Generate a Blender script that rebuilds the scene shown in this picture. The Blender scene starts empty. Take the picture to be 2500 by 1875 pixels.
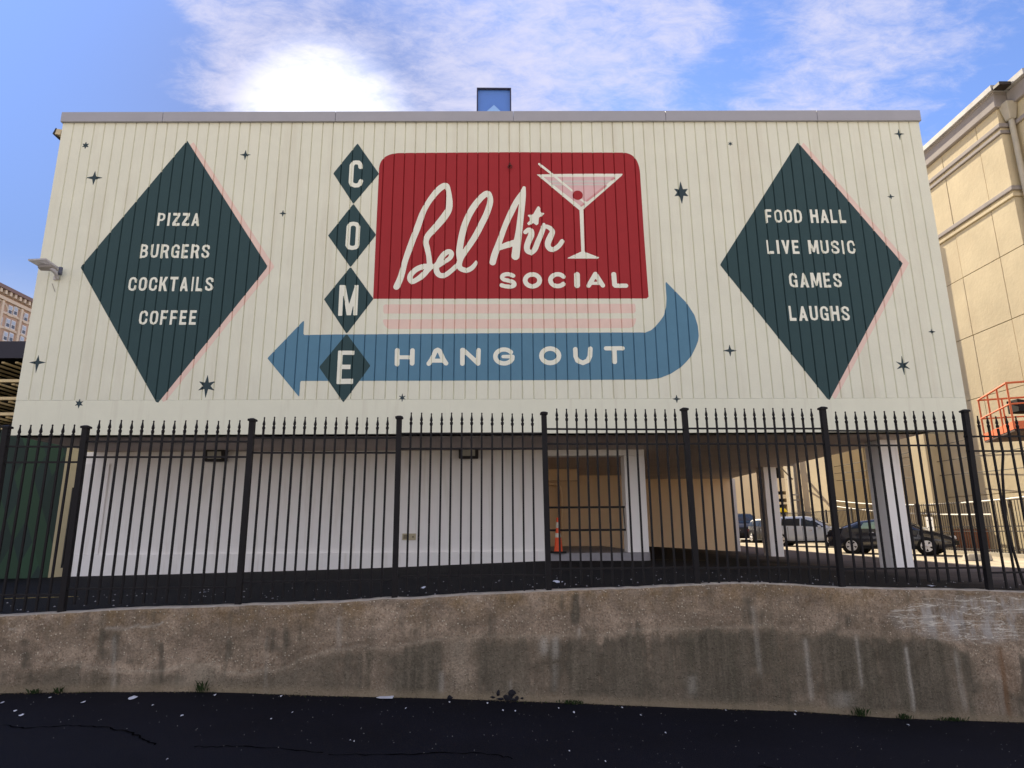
import bpy, math, random
import numpy as np
from mathutils import Vector, Matrix
random.seed(7); rng = np.random.default_rng(7)
S = bpy.context.scene; COL = S.collection
R = math.radians

# ---------------------------------------------------------------- camera
CAMZ = 1.9; F = 1566.73; CX, CY = 1250.0, 937.5
RW = np.array([[0.99977732, 0.0023751, -0.02096817], [-0.01989786, -0.22478362, -0.97420552], [-0.00702714, 0.97440581, -0.2246863]])
cam = bpy.data.cameras.new('camera'); co = bpy.data.objects.new('camera', cam); COL.objects.link(co)
cam.sensor_width = 36; cam.lens = F / 2500 * 36; cam.clip_end = 2000
co.matrix_world = Matrix([list(RW[0]) + [0], list(RW[1]) + [0], list(RW[2]) + [CAMZ], [0, 0, 0, 1]])
S.camera = co

# ---------------------------------------------------------------- sky, sun, exposure
SUN_EL, SUN_AZ = 34.0, -16.0
w = bpy.data.worlds.new('World'); S.world = w; w.use_nodes = True
wt = w.node_tree; wn = wt.nodes; wl = wt.links
bg = wn['Background']; bg.inputs[1].default_value = 0.1
sk = wn.new('ShaderNodeTexSky'); sk.sky_type = 'NISHITA'; sk.sun_disc = False
sk.sun_elevation = R(SUN_EL); sk.sun_rotation = R(SUN_AZ); sk.air_density = 1.25; sk.dust_density = 0.12; sk.ozone_density = 2.0
def WN(t, **k):
    n = wn.new(t)
    for a, b in k.items(): setattr(n, a, b)
    return n
def wmath(op, a, b=None, c=None, clamp=False):
    n = WN('ShaderNodeMath', operation=op); n.use_clamp = clamp
    for i, v in enumerate((a, b, c)):
        if v is None: continue
        if isinstance(v, (int, float)): n.inputs[i].default_value = v
        else: wl.new(v, n.inputs[i])
    return n.outputs[0]
tc = WN('ShaderNodeTexCoord'); DIR = tc.outputs['Generated']
sep = WN('ShaderNodeSeparateXYZ'); wl.new(DIR, sep.inputs[0])
zz = wmath('MAXIMUM', wmath('ADD', sep.outputs[2], 0.12), 0.06)
px_ = wmath('DIVIDE', sep.outputs[0], zz); py_ = wmath('DIVIDE', sep.outputs[1], zz)
cmb = WN('ShaderNodeCombineXYZ'); wl.new(px_, cmb.inputs[0]); wl.new(py_, cmb.inputs[1])
mp = WN('ShaderNodeMapping'); wl.new(cmb.outputs[0], mp.inputs[0]); mp.inputs['Rotation'].default_value = (0, 0, R(-35)); mp.inputs['Scale'].default_value = (1.0, 1.7, 1)
def wnoise(vec, scale, detail, rough, dist=0.0):
    n = WN('ShaderNodeTexNoise'); n.noise_dimensions = '3D'; wl.new(vec, n.inputs['Vector'])
    n.inputs['Scale'].default_value = scale; n.inputs['Detail'].default_value = detail; n.inputs['Roughness'].default_value = rough; n.inputs['Distortion'].default_value = dist
    return n.outputs[0]
n1 = wnoise(mp.outputs[0], 6.0, 11, 0.68, 0.35)
n2 = wnoise(mp.outputs[0], 15.0, 9, 0.70, 0.5)
def ray(px, py):
    v = RW @ np.array([px - CX, -(py - CY), -F]); return v
def dirn(px, py):
    v = ray(px, py); return v / np.linalg.norm(v)
def blob(px, py, rad, amp):       # a soft bank of cloud (or a clear gap) in one part of the sky
    d = dirn(px, py)
    n = WN('ShaderNodeVectorMath', operation='DISTANCE'); wl.new(DIR, n.inputs[0]); n.inputs[1].default_value = tuple(d)
    m = WN('ShaderNodeMapRange'); m.interpolation_type = 'SMOOTHSTEP'; wl.new(n.outputs['Value'], m.inputs[0])
    m.inputs[1].default_value = 0; m.inputs[2].default_value = rad; m.inputs[3].default_value = amp; m.inputs[4].default_value = 0
    return m.outputs[0]
acc = None
for b in [(540, 150, .12, .30), (500, 230, .09, .12), (660, 200, .15, .18), (60, 480, .30, -.5), (500, 80, .06, .14), (465, 10, .04, .26), (780, 170, .16, .10), (900, 250, .14, .10), (900, 60, .3, .05),
          (1320, 60, .20, .17), (1240, 210, .15, .20), (1450, 170, .16, .15), (1650, 60, .14, .14), (1560, 40, .14, .10), (1120, 110, .12, .05), (1100, 240, .10, .14),
          (2150, 90, .22, .12), (2050, 200, .18, .12), (2000, 100, .12, .10), (1900, 250, .10, .06), (2350, 40, .14, .05),
          (100, 120, .30, -.36), (340, 150, .14, -.22), (400, 60, .09, -.25), (960, 120, .10, -.05), (1860, 60, .09, -.22), (1780, 160, .08, -.22), (1700, 240, .08, -.20), (2480, 200, .20, -.28), (2420, 290, .14, -.2)]:
    o = blob(*b); acc = o if acc is None else wmath('ADD', acc, o)
dens = wmath('ADD', wmath('ADD', wmath('MULTIPLY', n1, 1.5), wmath('MULTIPLY', n2, 1.2)), acc)
mr = WN('ShaderNodeMapRange'); mr.interpolation_type = 'SMOOTHSTEP'; wl.new(dens, mr.inputs[0])
mr.inputs[1].default_value = 1.02; mr.inputs[2].default_value = 2.05; mr.inputs[3].default_value = 0; mr.inputs[4].default_value = 0.9
sr = WN('ShaderNodeSeparateColor'); wl.new(sk.outputs[0], sr.inputs[0])
ex = wmath('MAXIMUM', wmath('SUBTRACT', sr.outputs[0], 2.2), 0.0); kf = wmath('DIVIDE', 1.0, wmath('ADD', wmath('MULTIPLY', ex, 0.62), 1.0))    # milder glare round the sun, as through thin haze
skc = WN('ShaderNodeVectorMath', operation='SCALE'); wl.new(sk.outputs[0], skc.inputs[0]); wl.new(kf, skc.inputs['Scale'])
tint = WN('ShaderNodeMix', data_type='RGBA', blend_type='MULTIPLY'); tint.inputs[0].default_value = 1.0
wl.new(skc.outputs[0], tint.inputs[6]); tint.inputs[7].default_value = (0.70, 0.745, 1.02, 1)
cl = WN('ShaderNodeMix', data_type='RGBA'); sund = WN('ShaderNodeVectorMath', operation='DOT_PRODUCT'); wl.new(DIR, sund.inputs[0]); sund.inputs[1].default_value = (math.sin(R(SUN_AZ)) * math.cos(R(SUN_EL)), math.cos(R(SUN_AZ)) * math.cos(R(SUN_EL)), math.sin(R(SUN_EL)))
tk = WN('ShaderNodeMapRange'); tk.interpolation_type = 'SMOOTHSTEP'; wl.new(sund.outputs['Value'], tk.inputs[0])      # thin veils towards the sun, a thicker unseen deck added behind the viewer for fill
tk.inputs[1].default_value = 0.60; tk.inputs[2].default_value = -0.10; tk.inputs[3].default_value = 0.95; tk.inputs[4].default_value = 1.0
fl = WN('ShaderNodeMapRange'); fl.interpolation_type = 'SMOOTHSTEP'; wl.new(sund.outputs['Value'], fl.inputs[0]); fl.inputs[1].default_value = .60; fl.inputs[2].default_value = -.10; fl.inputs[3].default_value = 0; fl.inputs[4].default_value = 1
thick = WN('ShaderNodeMapRange'); wl.new(sund.outputs['Value'], thick.inputs[0]); thick.interpolation_type = 'SMOOTHSTEP'; thick.inputs[1].default_value = .55; thick.inputs[2].default_value = -.2; thick.inputs[3].default_value = 0; thick.inputs[4].default_value = .55  # extra cloud density out of view, added to brighten the facade
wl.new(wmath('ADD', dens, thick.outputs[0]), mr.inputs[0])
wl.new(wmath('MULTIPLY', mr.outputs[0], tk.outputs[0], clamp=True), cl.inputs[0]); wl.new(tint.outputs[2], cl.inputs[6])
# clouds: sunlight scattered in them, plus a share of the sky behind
ccol = WN('ShaderNodeMix', data_type='RGBA'); ccol.inputs[6].default_value = (4.0, 3.95, 4.9, 1)      # dimmer near the sun, brightened behind the viewer as fill
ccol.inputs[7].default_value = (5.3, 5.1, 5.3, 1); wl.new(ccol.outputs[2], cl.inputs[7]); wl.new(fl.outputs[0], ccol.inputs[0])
sund2 = WN('ShaderNodeVectorMath', operation='DOT_PRODUCT'); wl.new(DIR, sund2.inputs[0]); sund2.inputs[1].default_value = tuple(dirn(800, 335))
aur = WN('ShaderNodeMapRange'); aur.interpolation_type = 'SMOOTHERSTEP'; wl.new(sund2.outputs['Value'], aur.inputs[0]); aur.inputs[1].default_value = .9885; aur.inputs[2].default_value = 1.0; aur.inputs[3].default_value = 0; aur.inputs[4].default_value = 1
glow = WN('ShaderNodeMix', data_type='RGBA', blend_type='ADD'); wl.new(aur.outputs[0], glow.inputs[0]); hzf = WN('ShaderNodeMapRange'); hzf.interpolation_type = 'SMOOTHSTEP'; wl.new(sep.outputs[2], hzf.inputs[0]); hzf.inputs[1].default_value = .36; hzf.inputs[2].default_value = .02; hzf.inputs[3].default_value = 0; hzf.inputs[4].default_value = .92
hzm = WN('ShaderNodeMix', data_type='RGBA'); wl.new(hzf.outputs[0], hzm.inputs[0]); wl.new(cl.outputs[2], hzm.inputs[6]); hzm.inputs[7].default_value = (6.6, 6.3, 6.6, 1)      # bright low haze, added all round to lift the shaded walls
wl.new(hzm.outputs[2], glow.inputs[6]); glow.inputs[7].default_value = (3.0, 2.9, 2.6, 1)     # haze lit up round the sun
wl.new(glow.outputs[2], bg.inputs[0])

sun = bpy.data.lights.new('sun', 'SUN'); sun.energy = 5.0; sun.angle = R(0.53); sun.color = (1.0, 0.87, 0.66)
so = bpy.data.objects.new('sun', sun); COL.objects.link(so)
sd = Vector((math.sin(R(SUN_AZ)) * math.cos(R(SUN_EL)), math.cos(R(SUN_AZ)) * math.cos(R(SUN_EL)), math.sin(R(SUN_EL))))
so.rotation_euler = sd.to_track_quat('Z', 'Y').to_euler(); so.location = (-20, 60, 60)
S.view_settings.view_transform = 'Standard'; S.view_settings.look = 'None'; S.view_settings.gamma = 1
S.view_settings.use_curve_mapping = False; S.view_settings.exposure = 1.0

# ---------------------------------------------------------------- helpers
CAMP = np.array([0, 0, CAMZ])
def PY(px, py, D): r = ray(px, py); return Vector(r * (D / r[1]) + CAMP)
def PX(px, py, X): r = ray(px, py); return Vector(r * (X / r[0]) + CAMP)
def PZ(px, py, z): r = ray(px, py); return Vector(r * ((z - CAMZ) / r[2]) + CAMP)
FA, FB = 8.03, 0.035                       # fence line  Y = FA + FB X
def PF(px, py, off=0.0): r = ray(px, py); return Vector(r * ((FA + off) / (r[1] - FB * r[0])) + CAMP)

MATS = {}
def mat(name, col, rough=0.8, spec=0.3, metal=0.0, var=0.08, scale=3.0, bump=0.0, bscale=40.0, alpha=None, emit=None, trans=0, coat=0):
    if name in MATS: return MATS[name]
    m = bpy.data.materials.new(name); m.use_nodes = True; t = m.node_tree; N = t.nodes; L = t.links; p = N['Principled BSDF']
    p.inputs['Roughness'].default_value = rough; p.inputs['Metallic'].default_value = metal
    p.inputs['Specular IOR Level'].default_value = spec
    if coat: p.inputs['Coat Weight'].default_value = coat; p.inputs['Coat Roughness'].default_value = .05
    if trans: p.inputs['Transmission Weight'].default_value = trans
    tcn = N.new('ShaderNodeTexCoord')
    nz = N.new('ShaderNodeTexNoise'); nz.inputs['Scale'].default_value = scale; nz.inputs['Detail'].default_value = 8; nz.inputs['Roughness'].default_value = .65
    L.new(tcn.outputs['Object'], nz.inputs['Vector'])
    cr = N.new('ShaderNodeMapRange'); L.new(nz.outputs[0], cr.inputs[0]); cr.inputs[1].default_value = .25; cr.inputs[2].default_value = .75
    cr.inputs[3].default_value = 1 - var; cr.inputs[4].default_value = 1 + var
    mx = N.new('ShaderNodeMix'); mx.data_type = 'RGBA'; mx.blend_type = 'MULTIPLY'; mx.inputs[0].default_value = 1; mx.inputs[6].default_value = (*col, 1)
    L.new(cr.outputs[0], mx.inputs[7]); L.new(mx.outputs[2], p.inputs['Base Color'])
    if bump:
        bz = N.new('ShaderNodeTexNoise'); bz.inputs['Scale'].default_value = bscale; bz.inputs['Detail'].default_value = 5; L.new(tcn.outputs['Object'], bz.inputs['Vector'])
        bp = N.new('ShaderNodeBump'); bp.inputs['Strength'].default_value = bump; bp.inputs['Distance'].default_value = .02
        L.new(bz.outputs[0], bp.inputs['Height']); L.new(bp.outputs[0], p.inputs['Normal'])
    if emit: p.inputs['Emission Color'].default_value = (*col, 1); p.inputs['Emission Strength'].default_value = emit
    MATS[name] = m; return m

def dirt(m, col=(.25, .2, .13), amt=.35, lo=.55, hi=.75, sx=6.0, sz=.5):      # vertical grime streaks over a finished material
    t = m.node_tree; N = t.nodes; L = t.links; p = N['Principled BSDF']; src = p.inputs['Base Color'].links[0].from_socket
    tcn = N.new('ShaderNodeTexCoord'); mp = N.new('ShaderNodeMapping'); mp.inputs['Scale'].default_value = (sx, sx, sz); L.new(tcn.outputs['Object'], mp.inputs[0])
    nz = N.new('ShaderNodeTexNoise'); nz.inputs['Scale'].default_value = 1; nz.inputs['Detail'].default_value = 7; nz.inputs['Roughness'].default_value = .6; L.new(mp.outputs[0], nz.inputs['Vector'])
    mr_ = N.new('ShaderNodeMapRange'); L.new(nz.outputs[0], mr_.inputs[0]); mr_.inputs[1].default_value = lo; mr_.inputs[2].default_value = hi; mr_.inputs[3].default_value = 0; mr_.inputs[4].default_value = amt
    mx = N.new('ShaderNodeMix'); mx.data_type = 'RGBA'; L.new(mr_.outputs[0], mx.inputs[0]); L.new(src, mx.inputs[6]); mx.inputs[7].default_value = (*col, 1)
    L.new(mx.outputs[2], p.inputs['Base Color']); return m

class MB:
    def __init__(s): s.v = []; s.f = []; s.sm = []
    def add(s, vs, fs, smooth=False):
        b = len(s.v); s.v += [tuple(v) for v in vs]; s.f += [tuple(b + i for i in f) for f in fs]; s.sm += [smooth] * len(fs); return s
    def box(s, x0, x1, y0, y1, z0, z1):
        return s.add([(x0, y0, z0), (x1, y0, z0), (x1, y1, z0), (x0, y1, z0), (x0, y0, z1), (x1, y0, z1), (x1, y1, z1), (x0, y1, z1)],
                     [(0, 3, 2, 1), (4, 5, 6, 7), (0, 1, 5, 4), (1, 2, 6, 5), (2, 3, 7, 6), (3, 0, 4, 7)])
    def hexa(s, p):                            # 8 corners ordered as in box
        return s.add(p, [(0, 3, 2, 1), (4, 5, 6, 7), (0, 1, 5, 4), (1, 2, 6, 5), (2, 3, 7, 6), (3, 0, 4, 7)])
    def prism(s, poly, ax):                    # planar polygon (3-D points) swept by vector ax
        n = len(poly); P = [Vector(p) for p in poly]; A = Vector(ax)
        return s.add(P + [p + A for p in P], [tuple(range(n))[::-1], tuple(range(n, 2 * n))] + [(i, (i + 1) % n, (i + 1) % n + n, i + n) for i in range(n)])
    def tube(s, pts, r, n=8, smooth=True, cap=True):
        pts = [Vector(p) for p in pts]; k = len(pts); rs = r if isinstance(r, (list, tuple)) else [r] * k; vs = []; up = None
        for i, p in enumerate(pts):
            d = (pts[min(i + 1, k - 1)] - pts[max(i - 1, 0)]).normalized()
            if up is None: up = Vector((0, 0, 1)) if abs(d.z) < .9 else Vector((1, 0, 0))
            a = d.cross(up).normalized(); up = a.cross(d).normalized()
            for j in range(n):
                t = 2 * math.pi * (j + .5) / n; vs.append(p + (a * math.cos(t) + up * math.sin(t)) * rs[i])
        fs = [(i * n + j, i * n + (j + 1) % n, (i + 1) * n + (j + 1) % n, (i + 1) * n + j) for i in range(k - 1) for j in range(n)]
        s.add(vs, fs, smooth)
        if cap: s.add(vs[:n], [tuple(range(n))[::-1]]); s.add(vs[-n:], [tuple(range(n))])
        return s
    def lathe(s, prof, n=24, c=(0, 0, 0), ax='z', smooth=True):
        vs = []
        for r, h in prof:
            for j in range(n):
                t = 2 * math.pi * j / n; a, b = r * math.cos(t), r * math.sin(t)
                vs.append((c[0] + a, c[1] + b, c[2] + h) if ax == 'z' else (c[0] + a, c[1] + h, c[2] + b))
        k = len(prof)
        return s.add(vs, [(i * n + j, i * n + (j + 1) % n, (i + 1) * n + (j + 1) % n, (i + 1) * n + j) for i in range(k - 1) for j in range(n)], smooth)
    def mesh(s, name, m=None):
        me = bpy.data.meshes.new(name); me.from_pydata(s.v, [], s.f); me.polygons.foreach_set('use_smooth', s.sm); me.update()
        if m: me.materials.append(m)
        return me
    def build(s, name, m, parent=None, bevel=0, **props):
        return link(name, s.mesh(name, m), parent, bevel, **props)
def link(name, me, parent=None, bevel=0, loc=None, **props):
    o = bpy.data.objects.new(name, me); COL.objects.link(o)
    if parent is not None: o.parent = parent
    if loc is not None: o.location = loc
    if bevel:
        b = o.modifiers.new('bevel', 'BEVEL'); b.width = bevel; b.segments = 2; b.limit_method = 'ANGLE'
    for k, v in props.items(): o[k] = v
    return o
def thing(name, label, cat, loc=(0, 0, 0), rz=0, group=None):
    o = bpy.data.objects.new(name, None); COL.objects.link(o); o.location = loc; o.rotation_euler = (0, 0, rz); o['label'] = label; o['category'] = cat
    o.empty_display_size = .3
    if group: o['group'] = group
    return o
def tag(o, label, cat, group=None):
    o['label'] = label; o['category'] = cat
    if group: o['group'] = group
    return o
def copy_tree(o, parent=None):
    c = o.copy(); COL.objects.link(c)
    if parent is not None: c.parent = parent
    for ch in o.children: copy_tree(ch, c)
    return c
def interp(x, tab):
    return float(np.interp(x, [t[0] for t in tab], [t[1] for t in tab]))

# ---------------------------------------------------------------- ground
WALL_OFF = -0.10
topz = [(PF(x, y, WALL_OFF).x, PF(x, y, WALL_OFF).z) for x, y in [(11, 1505), (145, 1498), (289, 1490), (579, 1480), (800, 1472), (1162, 1454), (1342, 1445), (1600, 1435), (1722, 1428), (1844, 1425.5), (2007, 1434), (2210, 1439.5), (2373, 1443), (2500, 1447)]]
botz = [(PF(x, y, WALL_OFF).x, PF(x, y, WALL_OFF).z) for x, y in [(0, 1693), (253, 1689), (506, 1689), (800, 1699.5), (1089, 1705.6), (1342, 1714.6), (1600, 1725.5), (1966, 1738), (2170, 1753), (2500, 1764)]]
topz = [(-16, topz[0][1] - .35)] + topz + [(16, topz[-1][1] - .1), (60, topz[-1][1] - .1)]
botz = [(-16, botz[0][1] + .1)] + botz + [(16, botz[-1][1] - .3), (60, botz[-1][1] - .3)]
ROWS = [(8.0, [(x, z - .005) for x, z in topz]),
        (9.3, [(x, z - .0) for x, z in topz]),
        (16.7, [(-30, .7), (-12, .80), (-10.6, .91), (-8.3, .94), (-4.66, 1.01), (-2.67, 1.06), (1.2, 1.19), (3.8, 1.17), (9.2, 1.0), (18, .9), (60, .9)]),
        (26.5, [(-30, .9), (-10, 1.0), (1, 1.25), (6.0, 1.31), (9.5, 1.08), (16, 1.0), (18, 1.02), (60, 1.02)]),
        (36, [(-30, 1.0), (9.5, 1.15), (17, 1.15), (60, 1.15)]), (200, [(-30, 1.2), (60, 1.2)])]
def hz(x, y):
    ys = [r[0] for r in ROWS]; zs = [interp(x, r[1]) for r in ROWS]; return float(np.interp(y, ys, zs))

def ground_mat(name, dark, light=None, split=None, bump=.5, rough=.85, speck=0.35):
    m = bpy.data.materials.new(name); m.use_nodes = True; t = m.node_tree; N = t.nodes; L = t.links; p = N['Principled BSDF']
    p.inputs['Roughness'].default_value = rough; p.inputs['Specular IOR Level'].default_value = .12
    g = N.new('ShaderNodeNewGeometry'); pos = g.outputs['Position']
    def nz(sc, det=6, ro=.6):
        n = N.new('ShaderNodeTexNoise'); n.inputs['Scale'].default_value = sc; n.inputs['Detail'].default_value = det; n.inputs['Roughness'].default_value = ro; L.new(pos, n.inputs['Vector']); return n.outputs[0]
    def mr(v, a, b, c, d):
        n = N.new('ShaderNodeMapRange'); L.new(v, n.inputs[0])
        for i, q in enumerate((a, b, c, d)): n.inputs[i + 1].default_value = q
        return n.outputs[0]
    def mix(f, a, b, bt='MIX'):
        n = N.new('ShaderNodeMix'); n.data_type = 'RGBA'; n.blend_type = bt
        for i, v in ((0, f), (6, a), (7, b)):
            if isinstance(v, (int, float)): n.inputs[i].default_value = v
            elif isinstance(v, tuple): n.inputs[i].default_value = (*v, 1)
            else: L.new(v, n.inputs[i])
        return n.outputs[2]
    base = mix(1.0, dark, mr(nz(.7), .3, .7, .72, 1.3), 'MULTIPLY')
    if light:
        s = N.new('ShaderNodeSeparateXYZ'); L.new(pos, s.inputs[0])
        a = N.new('ShaderNodeMath'); a.operation = 'ADD'; L.new(s.outputs[0], a.inputs[0]); L.new(mr(nz(.5, 8), 0, 1, -2.2, 2.2), a.inputs[1])
        b2 = mix(1.0, light, mr(nz(1.3), .3, .7, .8, 1.2), 'MULTIPLY')
        base = mix(mr(a.outputs[0], split[0], split[1], 0, 1), base, b2)
    gr = nz(90, 3, .8)
    col = mix(mr(gr, .62, .8, 0, speck), base, (.10, .095, .09))
    L.new(col, p.inputs['Base Color'])
    bp = N.new('ShaderNodeBump'); bp.inputs['Strength'].default_value = bump; bp.inputs['Distance'].default_value = .01; L.new(nz(60, 4, .7), bp.inputs['Height']); L.new(bp.outputs[0], p.inputs['Normal'])
    return m

def sheet(name, xs, ys, fz, m, **props):
    v = [(x, y, fz(x, y)) for y in ys for x in xs]; n = len(xs)
    f = [(j * n + i, j * n + i + 1, (j + 1) * n + i + 1, (j + 1) * n + i) for j in range(len(ys) - 1) for i in range(n - 1)]
    mb = MB(); mb.add(v, f, True); return mb.build(name, m, **props)
def lin(a, b, n): return [a + (b - a) * i / n for i in range(n + 1)]

asphalt = ground_mat('sealed_asphalt', (.0052, .0055, .0100), rough=.8, speck=.10)
lot = ground_mat('lot_asphalt', (.0030, .0031, .0046), (.13, .105, .095), (6.5, 10.5), rough=.85, speck=.25)
def Yw(x): return FA + WALL_OFF + FB * x
# alley in front of the wall, carried on behind the camera out to the horizon
xs = [-400, -60, -16] + lin(-12, 12, 48) + [16, 60, 400]
sheet('asphalt_ground', xs, [-3.5, 0, 4, 6, 7, 8.6], lambda x, y: interp(x, botz) + (0.0), asphalt, kind='structure')
lotxs = [-60, -30] + lin(-14, 12.3, 54)
v = []; ys = [None] + [8.6, 9.3] + lin(10, 17, 14) + lin(18, 36, 18) + [50, 80, 200]
mb = MB(); n = len(lotxs)
for y in ys:
    for x in lotxs:
        yy = Yw(x) + .19 if y is None else y
        v.append((x, yy, hz(x, yy)))
mb.add(v, [(j * n + i, j * n + i + 1, (j + 1) * n + i + 1, (j + 1) * n + i) for j in range(len(ys) - 1) for i in range(n - 1)], True)
mb.build('upper_pavement', lot, kind='structure')
street = ground_mat('street_concrete', (.46, .40, .30), rough=.9, speck=.15)
sheet('street', [12.3, 13, 14, 15, 16, 16.85], [8.2] + lin(9, 40, 31) + [60, 90, 200], hz, street, kind='structure')
sheet('street', [13, 17.3, 60, 400], [-3.4, 0, 8.2], lambda x, y: interp(12.3, topz) if y > 1 else interp(x, botz), street, kind='structure')
concrete = mat('kerb_concrete', (.46, .42, .34), rough=.9, var=.2, scale=5, bump=.3)
mb = MB()
ky = lin(8.2, 60, 52)
for a, b in zip(ky[:-1], ky[1:]):
    mb.hexa([(16.85, a, hz(17.3, a) - .3), (17.0, a, hz(17.3, a) - .3), (17.0, b, hz(17.3, b) - .3), (16.85, b, hz(17.3, b) - .3),
             (16.85, a, hz(17.3, a) + .13), (17.0, a, hz(17.3, a) + .13), (17.0, b, hz(17.3, b) + .13), (16.85, b, hz(17.3, b) + .13)])
mb.build('kerb', concrete, kind='structure')
sheet('sidewalk', [17.0, 20, 30, 60, 400], [8.2] + lin(9, 60, 51) + [200], lambda x, y: hz(17.3, y) + .126, concrete, kind='structure')
sheet('street', xs, [-400, -60, -20, -3.5], lambda x, y: interp(x, botz), street, kind='structure')
sheet('back_ground', [-400, -60, -30, 12.3, 60, 400], [200, 400, 900], lambda x, y: 1.2, street, kind='structure')
sheet('back_ground', [-400, -60], [8.2, 60, 200], lambda x, y: 1.0, lot, kind='structure')

# cracks in the sealed asphalt
crackm = mat('crack_shadow', (.0035, .0035, .004), rough=1, spec=0)  # strip colour a little darker than the asphalt
def crack(pts, wd):
    mb = MB(); P = []
    for (a, b) in zip(pts[:-1], pts[1:]):
        for k in range(8):
            t = k / 8; p = PZ(a[0] + (b[0] - a[0]) * t, a[1] + (b[1] - a[1]) * t, 0.0); P.append(p)
    L_, R_ = [], []
    for i, p in enumerate(P):
        d = (P[min(i + 1, len(P) - 1)] - P[max(i - 1, 0)]).normalized(); nn = Vector((-d.y, d.x, 0)); jit = random.uniform(-.02, .02); ww = wd * random.uniform(.4, 1.3)
        q = p + nn * jit; L_.append(q + nn * ww); R_.append(q - nn * ww)
    zf = lambda q: (q.x, q.y, interp(q.x, botz) + .004)
    k = len(P); mb.add([zf(q) for q in L_] + [zf(q) for q in R_], [(i, i + 1, k + i + 1, k + i) for i in range(k - 1)])
    return mb.build('crack', crackm, kind='structure')
crack([(0, 1832), (60, 1840), (160, 1830), (250, 1833), (310, 1845), (345, 1858), (378, 1875)], .010)
crack([(470, 1872), (560, 1866), (680, 1862), (800, 1872)], .009)
crack([(800, 1874), (980, 1866), (1100, 1855), (1200, 1853), (1260, 1862)], .008)
crack([(1850, 1842), (1930, 1848), (2050, 1850), (2180, 1846)], .006)

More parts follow.
